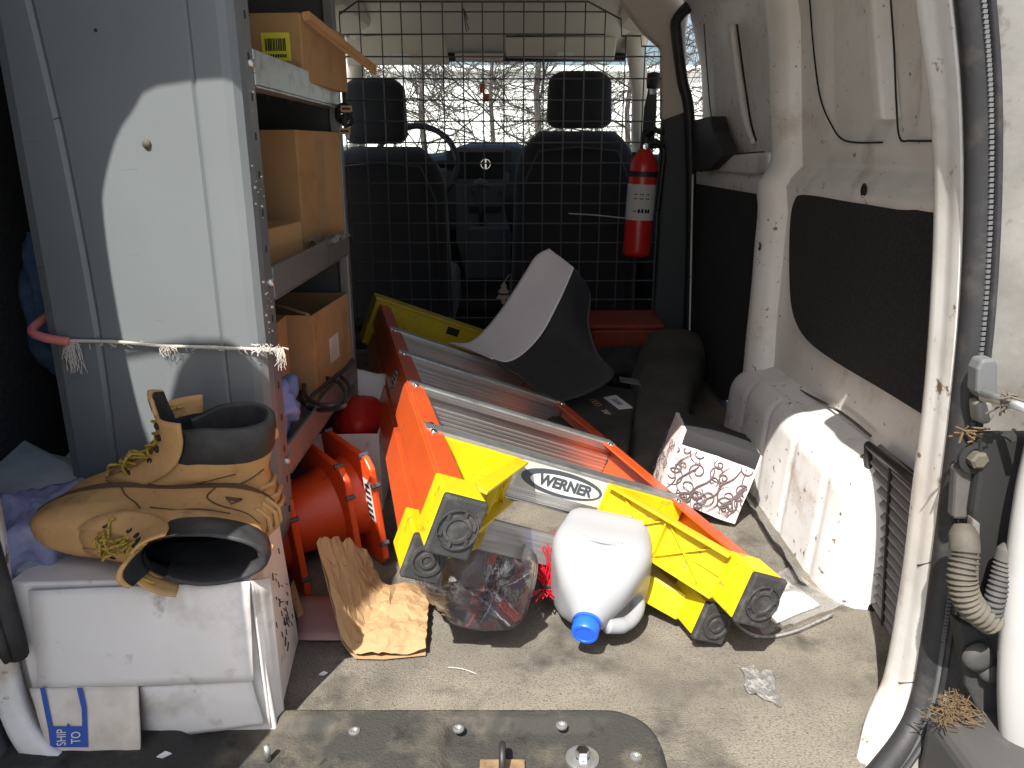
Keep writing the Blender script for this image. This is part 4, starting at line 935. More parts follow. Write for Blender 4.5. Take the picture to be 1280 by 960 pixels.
# ================================================================ BOOTS
def boot(mat, label, seed):
    """work boot: heel at origin, toe along +X, up +Z; length about 0.29"""
    t = thing('work_boot', label, 'boot', mat=mat, group='pair of work boots')
    def fr(z):
        T = [(.0, .285), (.02, .292), (.042, .293), (.058, .287), (.071, .270), (.083, .236), (.093, .203), (.104, .175), (.118, .154), (.135, .143), (.152, .139), (.185, .142)]
        for (a2, x), (b2, y) in zip(T, T[1:]):
            if a2 <= z <= b2: return x+(y-x)*(z-a2)/(b2-a2)
        return T[-1][1]
    def hl(z): return .012-.012*math.sin(min(1, z/.05)*math.pi/2)+.012*math.exp(-((z-.085)/.03)**2)-.004*max(0, (z-.12)/.05)
    def wid(z): return .046-.006*min(1, z/.12)
    def ring(z, k=1.0, n=40):
        xf, xh, w = fr(z), hl(z), wid(z); L = xf-xh; g = []
        for i in range(n):
            a2 = 2*math.pi*i/n; u = .5+.5*math.cos(a2)          # 1 toe, 0 heel
            wd = w*(abs(math.sin(a2))**.72)*(1-.16*math.exp(-((u-.42)/.16)**2)*(z < .09))*(1.02+.10*math.exp(-((u-.75)/.18)**2)*(z < .07))
            if z >= .09: wd = w*abs(math.sin(a2))**.85*1.0
            y = math.copysign(wd, math.sin(a2)); x = xh+L*u
            cx = xh+L*.5
            p = Vector((cx+(x-cx)*k, y*k, z)); p += Vector((0, N3((x, y, z), 22, seed)*.0028, N3((x, y, z), 18, seed+2)*.002)); g.append(p)
        return g
    zz = [.014+.0058*i for i in range(26)]
    MB().loft([ring(z) for z in zz], cap=False).build('upper', 'bootleather', t, smooth=True)
    MB().loft([ring(.0, .99), ring(.012, 1.012), ring(.020, 1.012), ring(.021, .98)]).build('sole', 'bootsole', t, smooth=True, auto=40)
    # padded collar
    zc = zz[-1]
    cr = []
    for z, k in ((zc-.040, 1.012), (zc-.034, 1.035), (zc-.012, 1.045), (zc+.006, 1.02), (zc+.011, .95), (zc+.005, .87), (zc-.03, .84), (zc-.10, .78)):
        g = ring(min(z, .16), k); 
        g2 = []
        for i, p in enumerate(g):
            u = .5+.5*math.cos(2*math.pi*i/len(g)); q_ = p.copy(); q_.z = z - .018*max(0, (u-.55)/.45)*(1 if z > zc-.05 else 0) + .004*math.sin(4*math.pi*i/len(g)); g2.append(q_)
        cr.append([g2[i] for i in range(5, 36)])
    MB().loft(cr, closed=False, cap=False).build('collar', 'bootdark', t, smooth=True)
        # inside lining
    MB().loft([ring(.024, .02)]+[ring(z, .93) for z in zz[2:]], cap=False).build('lining', 'bootdark', t, smooth=True)
    # quarter flaps with eyelets, one each side of the tongue
    for sgn in (-1, 1):
        def qf(u, v, sgn=sgn):
            z = .088+v*.092; w = wid(min(z, .12)); a2 = R(12)+u*R(52)
            xf, xh = fr(min(z, .18)), hl(z); L = xf-xh; uu = .5+.5*math.cos(a2)
            open_ = .010*max(0, v-.45)
            return Vector((xh+L*uu+.005-.010*max(0, v-.5), sgn*(w*math.sin(a2)**.85*1.04+.003+open_), z))
        q_ = MB().grid(qf, 10, 12).build('eyelet_flap', 'bootleather', t, smooth=True, solid=.003)
        for k in range(5):
            p = qf(.22, .12+.19*k); p2 = p+Vector((.0015, sgn*.0025, 0)); nrm = Vector((.55, sgn*.8, .1))
            m_ = nrm.to_track_quat('Z', 'Y').to_matrix().to_4x4(); m_.translation = p2
            MB().lathe([(.0048, -.001), (.0045, .001), (.0026, .0012), (.0022, -.001)], m_, 12).build('eyelet', 'slot', q_, smooth=True)
    # tongue
    def tg(u, v):
        z = .088+v*.120; a2 = (u-.5)*R(88); xf = fr(min(z, .18)); r = .030
        return Vector((xf-r+r*math.cos(a2)+.004+.016*max(0, v-.6), r*1.05*math.sin(a2)*(1-.35*max(0, v-.7)), z-.01*abs(u-.5)*max(0, v-.6)*4))
    tn = MB().grid(tg, 12, 18).build('tongue', 'bootleather', t, smooth=True, solid=.005, offset=-1)
    MB().grid(lambda u, v: tg(.08+.84*u, .35+.62*v)+Vector((-.0065, 0, 0)), 10, 12).build('tongue_lining', 'bootdark', tn, smooth=True)
    MB().grid(lambda u, v: tg(.3+.4*u, .78+.16*v)+Vector((.0012, 0, 0)), 6, 6).build('tongue_label', 'bootdark', tn, smooth=True)
    # laces
    lc = MB(); rnd = random.Random(seed)
    for k in range(4):
        v0 = .12+.19*k; z0 = .088+v0*.092; z1 = z0+.0175
        for sgn in (-1, 1):
            xf0, xf1 = fr(z0), fr(min(z1, .18))
            lc.tube(catmull([Vector((xf0-.018, -sgn*.030, z0)), Vector((xf0+.004, -sgn*.014, z0+.003)), Vector((xf0+.010+.002*sgn, 0, (z0+z1)/2+.002)), Vector((xf1+.006, sgn*.014, z1)), Vector((xf1-.016, sgn*.031, z1))], 5), .0021, 6)
    for k in range(4):
        z0 = rnd.uniform(.098, .125); p = Vector((fr(z0)+.008, rnd.uniform(-.01, .012), z0))
        lc.tube(catmull([p, p+Vector((.016, rnd.uniform(-.015, .015), .008)), p+Vector((.024, rnd.uniform(-.025, .025), -.004)), p+Vector((.020, rnd.uniform(-.03, .03), -.022)), p+Vector((.006, rnd.uniform(-.03, .03), -.02))], 5), .0019, 6)
    lc.build('laces', 'lace', t, smooth=True)
    # heel counter seam lines, logo
    sm_ = MB()
    for sgn in (-1, 1):
        def surf(x, z, sgn=sgn):
            xf, xh = fr(z), hl(z); u = max(.0, min(1, (x-xh)/(xf-xh))); a2 = math.acos(2*u-1); w = wid(z)
            wd = w*(math.sin(a2)**.72)*(1-.16*math.exp(-((u-.42)/.16)**2)*(z < .09))*(1.02+.10*math.exp(-((u-.75)/.18)**2)*(z < .07)) if z < .09 else w*math.sin(a2)**.85
            return Vector((x, sgn*(wd+.0012), z))
        sm_.tube(catmull([surf(.075, .022), surf(.08, .05), surf(.062, .075), surf(.03, .088), surf(.014, .095)], 6), .0011, 5)
        sm_.tube(catmull([surf(.185, .022), surf(.175, .045), surf(.16, .065), surf(.15, .082)], 6), .0011, 5)
        sm_.tube(catmull([surf(.045, .100), surf(.08, .094), surf(.11, .084), surf(.14, .078)], 6), .0010, 5)
        c0 = surf(.048, .060); d = .009
        tri = [surf(.048-d, .053)+Vector((0, sgn*.0012, 0)), surf(.048+d, .053)+Vector((0, sgn*.0012, 0)), surf(.048, .071)+Vector((0, sgn*.0012, 0))]
        sm_.tube(tri+[tri[0]], .0013, 5)
        sm_.tube([surf(.040, .058)+Vector((0, sgn*.0012, 0)), surf(.056, .058)+Vector((0, sgn*.0012, 0))], .0012, 5)
    sm_.build('stitching', 'bootsole', t, smooth=True)
    hp = MB().tube(catmull([Vector((.012, 0, .128)), Vector((-.004, 0, .138)), Vector((.000, 0, .152)), Vector((.008, 0, .158))], 5), .0035, 6); hp.build('pull_loop', 'bootleather', t, smooth=True)
    for k in range(3):
        z = .035+.017*k
        MB().tube([Vector((hl(z)+.012, -.026, z)), Vector((hl(z)-.002, -.010, z+.001)), Vector((hl(z)-.003, .010, z+.001)), Vector((hl(z)+.012, .026, z))], .0035, 6).build('heel_ridge', 'bootleather', t, smooth=True)
    return t
# back boot: upright, toe to the left
mB = Matrix.Translation((-.252, .155, .228)) @ Matrix.Rotation(R(180+4), 4, 'Z') @ Matrix.Rotation(R(-6), 4, 'X')
boot(mB, 'tan leather work boot standing upright against the grey panel', 5)
# front boot: lying on its side, opening towards the camera
mA = Matrix.Translation((-.240, .118, .276)) @ Matrix.Rotation(R(180+6), 4, 'Z') @ Matrix.Rotation(R(-95), 4, 'X') @ Matrix.Diagonal((1.05, .92, .75, 1))
boot(mA, 'tan leather work boot lying on its side with the opening over the box edge', 9)

# ================================================================ CONES
ax = Vector((-.80, -.58, -.10)).normalized()
def cone(org, label, sticker=False, h=.34):
    z = -ax; m = Vector(ax).to_track_quat('Z', 'Y').to_matrix().to_4x4()
    # make local Y close to world up
    yl = Vector((0, 0, 1)); yl = (yl-ax*yl.dot(ax)).normalized(); xl_ = yl.cross(ax); m = Matrix(((xl_.x, yl.x, ax.x, org[0]), (xl_.y, yl.y, ax.y, org[1]), (xl_.z, yl.z, ax.z, org[2]), (0, 0, 0, 1)))
    t = thing('traffic_cone', label, 'cone', org, 'nested traffic cones')
    s_, c_ = .108, .018
    poly = [(-s_+c_, -s_), (s_-c_, -s_), (s_, -s_+c_), (s_, s_-c_), (s_-c_, s_), (-s_+c_, s_), (-s_, s_-c_), (-s_, -s_+c_)]
    MB().prism([m @ Vector((a2, b2, -.006)) for a2, b2 in poly], m.to_3x3() @ Vector((0, 0, .012))).build('base_plate', 'conered', t, bevel=.003)
    MB().lathe([(.078, .005), (.075, .012), (.070, .03), (.028, h), (.024, h+.004), (.020, h)], m, 36).build('shell', 'conered', t, smooth=True, auto=50)
    for a2, b2 in ((s_-.03, s_), (-s_+.03, s_), (s_, s_-.05), (s_, -s_+.05)):
        p = m @ Vector((a2, b2*1.0, 0)); mm = m.copy(); mm.translation = p
        MB().lathe([(.0045, -.008), (.0045, .008), (.0001, .009)], mm, 8).build('foot_stud', 'labeldark', t)
    if sticker:
        MB().prism([m @ Vector((a2, b2, .0064)) for a2, b2 in ((s_-.034, -.015), (s_-.006, -.015), (s_-.006, .065), (s_-.034, .065))], m.to_3x3() @ Vector((0, 0, .0006))).build('sticker', 'paper', t)
        mb = MB()
        for k in range(6): mb.prism([m @ Vector((a2, b2, .0071)) for a2, b2 in ((s_-.030, -.010+.012*k), (s_-.011, -.010+.012*k), (s_-.011, -.004+.012*k), (s_-.030, -.004+.012*k))], m.to_3x3() @ Vector((0, 0, .0004)))
        mb.build('print', 'ink', t)
    return t
B0 = Vector((-.228, .50, .112))
cone(B0, 'orange traffic cone with a sticker on its base, outermost of the nested cones', True)
cone(B0+ax*.048+Vector((0, 0, -.004)), 'orange traffic cone nested second, its base just behind the stickered one')
cone(B0+ax*.15+Vector((0, 0, -.006)), 'orange traffic cone nested deepest, behind the white shipping box')
# white carton behind the cones with a red thing in it
wc, mw = carton('white_carton', 'open white carton behind the traffic cones', (-.205, .66, .001), R(2), .15, .20, .172, mat='cardwhite', open_top=True)
tag(blob('red_container', (-.265, .76, .165), .055, .08, .055, 'redplastic', 21, .12, 1.2), 'dark red plastic container in the open white carton', 'container')
tag(MB().grid(lambda u, v: Vector((-.33+u*.11, .80+v*.05+.02*u, .15+v*.10+.008*math.sin(u*5))), 8, 6).build('paper_sheet', 'paper', None, smooth=True, solid=.001), 'white paper sheet standing behind the red container', 'paper')
tag(MB().grid(lambda u, v: PZ(372+u*60, 800-v*55, .003+.004*math.sin(u*3)), 6, 6).build('pink_card', 'pinkpaper', None, smooth=True, solid=.002), 'flat pinkish card on the floor between shipping box and paper bag', 'card')
MBr = MB().prism([PZ(366, 730, .03), PZ(378, 770, .004), PZ(372, 772, .004), PZ(362, 740, .03)], (0, .006, .006)).build('wood_strip', 'kraft', None); tag(MBr, 'thin brown strip leaning beside the shipping box', 'strip')

# ================================================================ PAPER BAG
_r = random.Random(6); CRE = [(math.cos(a2), math.sin(a2), _r.uniform(1.5, 4), _r.random(), _r.uniform(.0008, .0022)) for a2 in [_r.uniform(0, 6.3) for _ in range(13)]]
def bagpt(u, v, side):
    # u: 0 left standing mouth .. 1 right closed end ; v: 0 near .. 1 far
    near = [PZ(408, 790, .015), PZ(430, 823, .004), PZ(480, 824, .004), PZ(532, 819, .004)]
    far = [PZ(470, 742, .02), PZ(478, 738, .006), PZ(505, 737, .006), PZ(538, 741, .006)]
    a2 = lerpc(near, u); b2 = lerpc(far, u); p = a2.lerp(b2, v)
    st_ = max(0, (.42-u)/.42)
    p.z += .135*st_**1.1*(1-.5*v) ; p.x += -.012*st_; p.y += .03*st_*(1-v)
    cr_ = 0
    for dx, dy, f_, ph, am in CRE:
        w_ = (dx*u+dy*v)*f_+ph; cr_ += am*abs(2*(w_-math.floor(w_+.5)))
    if side < 0: cr_ = 0
    thick = .018*(math.sin(math.pi*min(1, max(0, v))))**.5*(math.sin(math.pi*min(1, .08+u*.9)))**.4
    p.z += (thick+cr_ if side > 0 else 0)
    p.z += .012*max(0, 1-abs(u-.55)/.06)*max(0, 1-abs(v-.6)/.25)*(side > 0)
    return p
nb = 22; _r = random.Random(16); mb = MB()
for side in (1, -1):
    V_ = []
    for j in range(nb):
        for i in range(nb):
            e_ = 0 if (i in (0, nb-1) or j in (0, nb-1)) else 1
            u = (i+e_*_r.uniform(-.42, .42))/(nb-1); v = (j+e_*_r.uniform(-.42, .42))/(nb-1)
            p = bagpt(u, v, side)
            if side > 0: p += Vector((_r.uniform(-1, 1)*.0012, _r.uniform(-1, 1)*.0012, _r.uniform(-1, 1)*.0016+.005*N3((u*3, v*3, 0), 1.6, 2)))*(1+1.6*max(0, .42-u)/.42)
            V_.append(p)
    F_ = []
    for j in range(nb-1):
        for i in range(nb-1):
            a2, b2, c2, d2 = j*nb+i, j*nb+i+1, (j+1)*nb+i+1, (j+1)*nb+i
            F_ += [(a2, b2, c2), (a2, c2, d2)] if _r.random() < .5 else [(a2, b2, d2), (b2, c2, d2)]
    mb.add(V_, F_)
pb = mb.build('paper_bag', 'kraftlight', None, solid=.0012, smooth=False, fixn=False); tag(pb, 'crumpled brown paper bag on the floor in front of the cones', 'paper bag')

# ================================================================ LADDER
LM = Matrix.Translation((.2101, .0802, .2054)) @ Euler((-.0145, .379, .2586), 'XYZ').to_matrix().to_4x4()
ld = thing('step_ladder', 'orange fibreglass step ladder with yellow feet lying across the van floor', 'ladder', mat=LM)
A0, KK, SPC, LT = .258, .0512, .2776, 1.613
def av(y): return A0-KK*y
def channel(sgn, y0, y1, zc, dep, fl, th, off=0):
    rings = []
    for y in (y0, y1):
        a2 = av(y)+off; s_ = sgn
        sec = [(0, -dep/2), (0, dep/2), (-fl, dep/2), (-fl, dep/2-th), (-th, dep/2-th), (-th, -dep/2+th), (-fl, -dep/2+th), (-fl, -dep/2)]
        rings.append([Vector((s_*(a2+q[0]), y, zc+q[1])) for q in sec])
    n_ = 8; v_ = rings[0]+rings[1]
    return MB().add(v_, [(i, (i+1) % n_, (i+1) % n_+n_, i+n_) for i in range(n_)]+[(0, 1, 2, 3), (0, 3, 4), (0, 4, 5, 7), (5, 6, 7)]+[tuple(j+8 for j in f) for f in ((3, 2, 1, 0), (4, 3, 0), (7, 5, 4, 0), (7, 6, 5))])
RD = .070
for sgn in (-1, 1):
    rl = channel(sgn, .0, LT, 0, RD, .034, .0045).build('front_rail', 'ladderorange', ld, bevel=.0015)
    # web ribs
    MB().hexa([Vector((sgn*(av(y)+o2), y, z)) for y in (.02, LT-.02) for o2, z in ((.0, -.030), (.0012, -.027), (.0012, .027), (.0, .030))]).build('web_face', 'ladderorange', rl)
    channel(sgn, .075, LT-.12, -.083, .055, .028, .004, -.004).build('rear_rail', 'ladderorange', ld, bevel=.0012)
    for k in range(1, 5):
        for dz in (0,):
            for dy in (-.018, .018):
                p = Vector((sgn*(av(k*SPC+dy)-.017), k*SPC+dy, RD/2)); mb = MB(); bolt(mb, p, (0, 0, 1), .0055, .003, 10); mb.build('rivet', 'chrome', ld, smooth=True)
# oval badge on the left web
c0 = Vector((-(av(.70)+.0016), .70, .0)); bm_ = frame(c0, (0, -1, 0), (0, 0, 1)); bd = MB()
bd.lathe([(.031, 0), (.031, .0008), (.0001, .0008)], bm_ @ Matrix.Diagonal((1, .72, 1, 1)), 28); bdo = bd.build('badge', 'labeldark', ld)
MB().lathe([(.024, .0009), (.024, .0013), (.0001, .0013)], bm_ @ Matrix.Diagonal((1, .72, 1, 1)), 28).build('badge_face', 'labelgrey', bdo)
for k in range(3): text('badge_print', 'WERNER', .009, bm_ @ Matrix.Translation((0, .009-.009*k, .0015)), 'ink', bdo, .0002)
# steps: extruded treads with ribs along X
def step(k):
    y = k*SPC; w = av(y)-.006
    st_ = MB().box(-w, w, y-.006, y+.006, -.036, .034).build('step', 'alu', ld)
    f_ = MB()
    for j in range(9):
        z = -.032+j*.0078; f_.box(-w, w, y-.0085, y-.006, z, z+.004)
    f_.build('tread_ribs', 'alu', st_)
    MB().box(-w-.001, w+.001, y-.014, y+.018, .0345, .0375).build('front_lip', 'zinc', st_)
    MB().box(-w-.001, w+.001, y-.020, y-.006, -.0375, -.0345).build('rear_lip', 'alu', st_)
    MB().box(-w, w, y-.02, y-.014, .022, .0345).build('lip_return', 'alu', st_)
    return st_
for k in range(1, 5): s1 = step(k) if k == 1 else step(k) and s1
# horizontal bars of the rear section
for y in (.24, .62, 1.0):
    w = av(y)-.010; MB().box(-w, w, y-.012, y+.012, -.100, -.088).build('rear_bar', 'alu', ld, bevel=.002)
MB().box(-.13, .12, .205, .212, -.112, -.06).build('rear_bar_lip', 'alu', ld)
# apron and label on the bottom step
ap = MB().box(-.125, .125, SPC-.024, SPC-.0195, -.032, .034).build('apron', 'alu', ld)
apr = MB()
for j in range(6): apr.box(-.125, .125, SPC-.0252, SPC-.024, -.0315+j*.0035, -.0298+j*.0035)
apr.build('apron_ribs', 'alu', ap)
lm_ = frame(Vector((.005, SPC-.0242, .010)), (1, 0, 0), (0, 0, 1))
MB().box(-.075, .085, SPC-.0246, SPC-.0241, -.0135, .0335).build('label_back', 'labelgrey', ap)
MB().lathe([(.075, .0006), (.075, .001), (.0001, .001)], lm_ @ Matrix.Diagonal((1, .29, 1, 1)), 48).build('label_oval', 'labeldark', ap)
MB().lathe([(.064, .0011), (.064, .0014), (.0001, .0014)], lm_ @ Matrix.Translation((.006, -.001, 0)) @ Matrix.Diagonal((1, .24, 1, 1)), 48).build('label_field', 'labelwhite', ap)
text('label_lettering', 'WERNER', .0245, lm_ @ Matrix.Translation((.006, -.0005, .0018)), 'labeldark', ap, .0003, .98, bold=.0011)
# yellow feet, braces
def fbox(x0, x1, y0, y1, z0, z1): return MB().box(x0, x1, y0, y1, z0, z1)
for sgn in (-1, 1):
    def X(v): return sgn*v
    def bx_(a2, b2, y0, y1, z0, z1): return MB().box(min(X(a2), X(b2)), max(X(a2), X(b2)), y0, y1, z0, z1)
    shoe = bx_(A0-.052, A0+.004, .0, .062, -RD/2-.003, RD/2+.004).build('foot_boot', 'ladderyellow', ld, bevel=.003)
    pad = bx_(A0-.053, A0+.005, -.013, -.0005, -RD/2-.004, RD/2+.005).build('foot_pad', 'footrubber', ld, bevel=.004, seg=3)
    pm = frame(Vector((X(A0-.024), -.013, 0)), (1, 0, 0), (0, 0, 1))
    MB().lathe([(.0265, -.001), (.0265, .0035), (.025, .0035), (.024, .0005), (.019, .0005), (.018, .003), (.014, .003), (.013, .0008), (.0001, .0008)], pm, 32).build('tread_rings', 'footrubber', pad, smooth=True, auto=40)
    for d in range(0, 360, 60):
        q_ = pm @ Vector((.021*math.cos(R(d+20)), .021*math.sin(R(d+20)), .0015)); MB().box(q_.x-.002, q_.x+.002, q_.y-.002, q_.y+.001, q_.z-.004, q_.z+.004).build('tread_block', 'footrubber', pad)
    # rear foot
    shoe2 = bx_(A0-.05, A0+.001, .066, .15, -.108, -.050).build('foot_boot', 'ladderyellow', ld, bevel=.003)
    pad2 = bx_(A0-.052, A0+.003, .053, .0655, -.110, -.047).build('foot_pad', 'footrubber', ld, bevel=.004, seg=3)
    pm2 = frame(Vector((X(A0-.024), .053, -.0785)), (1, 0, 0), (0, 0, 1))
    MB().lathe([(.022, -.001), (.022, .003), (.018, .003), (.017, .0005), (.012, .0005), (.011, .003), (.007, .003), (.006, .0008), (.0001, .0008)], pm2, 28).build('tread_rings', 'footrubber', pad2, smooth=True, auto=40)
    # gusset brace: triangular web between rail and bottom step
    outl = [(A0-.008, .05), (A0-.05, .05), (.090, SPC-.030), (.080, SPC-.018), (av(SPC)-.006, SPC-.018)]
    MB().prism([Vector((X(a2), b2, -.004)) for a2, b2 in outl], (0, 0, .006)).build('brace_web', 'ladderyellow', ld)
    def wallseg(p, q, z0, z1, th=.006):
        d = Vector((q[0]-p[0], q[1]-p[1], 0)).normalized(); n_ = Vector((-d.y, d.x, 0))*th/2
        P_ = [Vector((p[0], p[1], 0))-n_, Vector((q[0], q[1], 0))-n_, Vector((q[0], q[1], 0))+n_, Vector((p[0], p[1], 0))+n_]
        return MB().hexa([Vector((X(v.x), v.y, z0)) for v in P_]+[Vector((X(v.x), v.y, z1)) for v in P_])
    pa, pb_ = Vector((A0-.045, .055)), Vector((.088, SPC-.034))
    wallseg(pa, pb_, -.034, .036, .004).build('brace_beam', 'ladderyellow', ld)
    dv = (pb_-pa).normalized(); nv = Vector((dv.y, -dv.x)); nv = nv if nv.y < 0 else -nv      # outward, towards the foot end
    def at3(t, z, o=0.): p = pa.lerp(pb_, t)+nv*o; return Vector((X(p.x), p.y, z))
    for z0, z1 in ((-.036, -.0315), (.0325, .037)):      # flanges of the brace channel
        MB().hexa([at3(0, z0, -.002), at3(1, z0, -.002), at3(1, z0, .018), at3(0, z0, .024), at3(0, z1, -.002), at3(1, z1, -.002), at3(1, z1, .018), at3(0, z1, .024)]).build('brace_flange', 'ladderyellow', ld, bevel=.001)
    for t0, t1 in ((.12, .5), (.5, .88)):
        for za, zb in ((-.031, .032), (.032, -.031)):
            MB().hexa([at3(t0-.015, za, .0), at3(t0+.015, za, .0), at3(t1+.015, zb, .0), at3(t1-.015, zb, .0), at3(t0-.006, za, .009), at3(t0+.006, za, .009), at3(t1+.006, zb, .009), at3(t1-.006, zb, .009)]).build('brace_rib', 'ladderyellow', ld)
    for t0 in (.5,): MB().hexa([at3(t0-.012, -.031, 0), at3(t0+.012, -.031, 0), at3(t0+.012, .032, 0), at3(t0-.012, .032, 0), at3(t0-.005, -.031, .012), at3(t0+.005, -.031, .012), at3(t0+.005, .032, .012), at3(t0-.005, .032, .012)]).build('brace_rib', 'ladderyellow', ld)
    wallseg((.083, SPC-.024), (av(SPC)-.008, SPC-.024), -.032, .034, .008).build('brace_rim', 'ladderyellow', ld, bevel=.0015)
    # rear lower brace
    MB().prism([Vector((X(a2), b2, -.112)) for a2, b2 in ((A0-.006, .14), (A0-.05, .11), (.11, .205), (.10, .23), (av(.24)-.012, .23))], (0, 0, .045)).build('brace_web', 'ladderyellow', ld, bevel=.003)
    p = Vector((X(A0-.03), .018, RD/2+.006)); mb = MB(); bolt(mb, Vector((X(.14), .175, .003)), (0, 0, 1), .006, .004, 10); mb.build('rivet', 'chrome', ld, smooth=True)
# yellow top cap
tc_ = MB(); wt = av(LT)+.02
tco = MB().box(-wt, wt, LT-.10, LT+.012, -.10, .050).build('top_cap', 'ladderyellow', ld, bevel=.006, seg=3)
for x in (-.09, -.05, -.01): MB().box(x, x+.012, LT-.102, LT-.098, .0, .045).build('cap_rib', 'ladderyellow', tco)
MB().box(.045, .085, LT-.1012, LT-.098, .012, .036).build('cap_slot', 'slot', tco, bevel=.0)
MB().box(-wt-.003, wt+.003, LT-.106, LT-.09, .044, .053).build('cap_rim', 'ladderyellow', tco, bevel=.002)

# ================================================================ CURVED SHEET
sh_t = thing('curved_sheet', 'curved plastic sheet, white band and black field, standing on the ladder', 'plastic sheet', PY(680, 455, 1.1))
Lc = [PY(560, 428, 1.20), PY(585, 428, 1.22), PY(606, 412, 1.25), PY(630, 382, 1.30), PY(655, 343, 1.34), PY(670, 320, 1.36), PY(686, 311, 1.38)]
Mc = [PY(616, 449, 1.02), PY(634, 453, 1.03), PY(655, 442, 1.08), PY(678, 417, 1.15), PY(698, 380, 1.21), PY(710, 354, 1.25), PY(718, 335, 1.27)]
Rc = [PY(690, 505, .92), PY(735, 492, .97), PY(768, 468, 1.02), PY(748, 442, 1.07), PY(736, 405, 1.12), PY(738, 368, 1.15), PY(724, 342, 1.22)]
def bow3(a2, b2, f, d): return [x.lerp(y, f)+Vector((0, d, 0)) for x, y in zip(a2, b2)]
loftcurves([Lc, bow3(Lc, Mc, .5, .012), Mc], 36, 6).build('white_band', 'sheetwhite', sh_t, smooth=True, solid=.003)
loftcurves([Mc, bow3(Mc, Rc, .5, .015), Rc], 36, 6).build('black_field', 'sheetblack', sh_t, smooth=True, solid=.003)
# ================================================================ BLACK CASE WITH LABEL
bc = thing('black_case', 'flat black case with small white DYNO label behind the ladder', 'case', (.27, 1.08, 0))
q = [PZ(668, 505, .12), PZ(735, 478, .12), PZ(797, 486, .12), PZ(786, 545, .12), PZ(775, 590, .10), PZ(720, 570, .10)]
MB().prism([Vector((p.x, p.y, .001)) for p in q], (0, 0, .119)).build('body', 'blackbag', bc, bevel=.012, seg=3)
lq = [PZ(754, 497, .1205), PZ(770, 494, .1205), PZ(791, 510, .1205), PZ(774, 512, .1205)]
MB().prism(lq, (0, 0, .001)).build('label', 'paper', bc)
cxy = sum(lq, Vector())/4
text('lettering', 'DYNO', .022, frame(cxy+Vector((0, 0, .0015)), lq[2]-lq[1], lq[1]-lq[2]+Vector((.2, .3, 0)) if False else (lq[1]-lq[0]).cross(Vector((0, 0, 1)))*-1), 'bluesign', bc, .0003, .8)
dvx = (lq[2]-lq[1]).normalized(); dvy = Vector((-dvx.y, dvx.x, 0))
text('lettering', 'DUO', .028, frame(PZ(744, 503, .1212), dvx, dvy), 'kraftlight', bc, .0003, .9)
text('lettering', 'TAP', .022, frame(PZ(757, 515, .1212), dvx, dvy), 'labelgrey', bc, .0003, .9)
# ================================================================ GREY SOFT BAG and far clutter
def gb(u, v):
    # drooping long sack from near floor to far height
    path = [PZ(815, 592, .03), PZ(822, 545, .05), PZ(828, 490, .08), PZ(838, 460, .10), PZ(842, 435, .14)]
    r = [.06, .08, .095, .11, .10]
    c0 = lerpc(path, v); x = v*4; i = min(int(x), 3); rr = r[i]+(r[i+1]-r[i])*(x-i)
    a2 = u*2*math.pi; k = 1+.12*N3((math.cos(a2)*2, math.sin(a2)*2, v*5), 1, 6)
    ca, sa = math.cos(a2), math.sin(a2); p = c0+Vector((math.copysign(abs(ca)**.7, ca)*rr*.95*k, 0, math.copysign(abs(sa)**.7, sa)*rr*.62*k)); p.z = max(p.z, .003); return p
gbt = thing('soft_bag', 'long slumped dark grey fabric bag between the case and the right wall', 'bag', PZ(820, 600, 0))
MB().loft([[gb(k/28, j/40) for k in range(28)] for j in range(41)]).build('sack', 'greybag', gbt, smooth=True)
MB().loft([[p+Vector((0, 0, dz)) for dz in (0, .006)]+[p+Vector((0, .035, .006)), p+Vector((0, .035, 0))] for p in (PZ(776, 478, .15), PZ(800, 482, .155), PZ(806, 500, .14))]).build('strap', 'greyplastic', gbt)
rb_ = thing('red_bin', 'dark red plastic bin at the foot of the wire partition', 'bin', (.45, 1.8, 0))
a2 = PY(742, 430, 1.75); b2 = PY(824, 430, 1.75)
MB().hexa([Vector(p) for p in ((a2.x, 1.75, .002), (b2.x-.02, 1.75, .002), (b2.x, 1.97, .002), (a2.x, 1.97, .002), (a2.x-.01, 1.74, .15), (b2.x, 1.74, .15), (b2.x+.01, 1.98, .15), (a2.x, 1.98, .15))]).build('tub', 'redbin', rb_, bevel=.01)
MB().hexa([Vector(p) for p in ((a2.x-.02, 1.73, .15), (b2.x+.01, 1.73, .15), (b2.x+.02, 1.99, .15), (a2.x-.01, 1.99, .15), (a2.x-.02, 1.73, .168), (b2.x+.01, 1.73, .168), (b2.x+.02, 1.99, .168), (a2.x-.01, 1.99, .168))]).build('rim', 'redbin', rb_, bevel=.006)
tag(MB().prism([PY(812, 436, 1.70), PY(819, 437, 1.70), PY(815, 458, 1.70), PY(810, 458, 1.70)], (0, .003, 0)).build('paper_slip', 'paper', None), 'small white paper slip beside the red bin', 'paper')
tag(blob('dark_rag', PY(780, 458, 1.55), .11, .10, .06, 'blackbag', 31, .4, 2.2, flat=.002), 'dark crumpled rag in front of the red bin', 'rag')
tag(MB().tube([PY(800, 421, 1.9), PY(822, 421, 1.9)], .006, 6).build('wood_stick', 'kraftlight', None), 'thin pale stick lying on the red bin', 'stick')

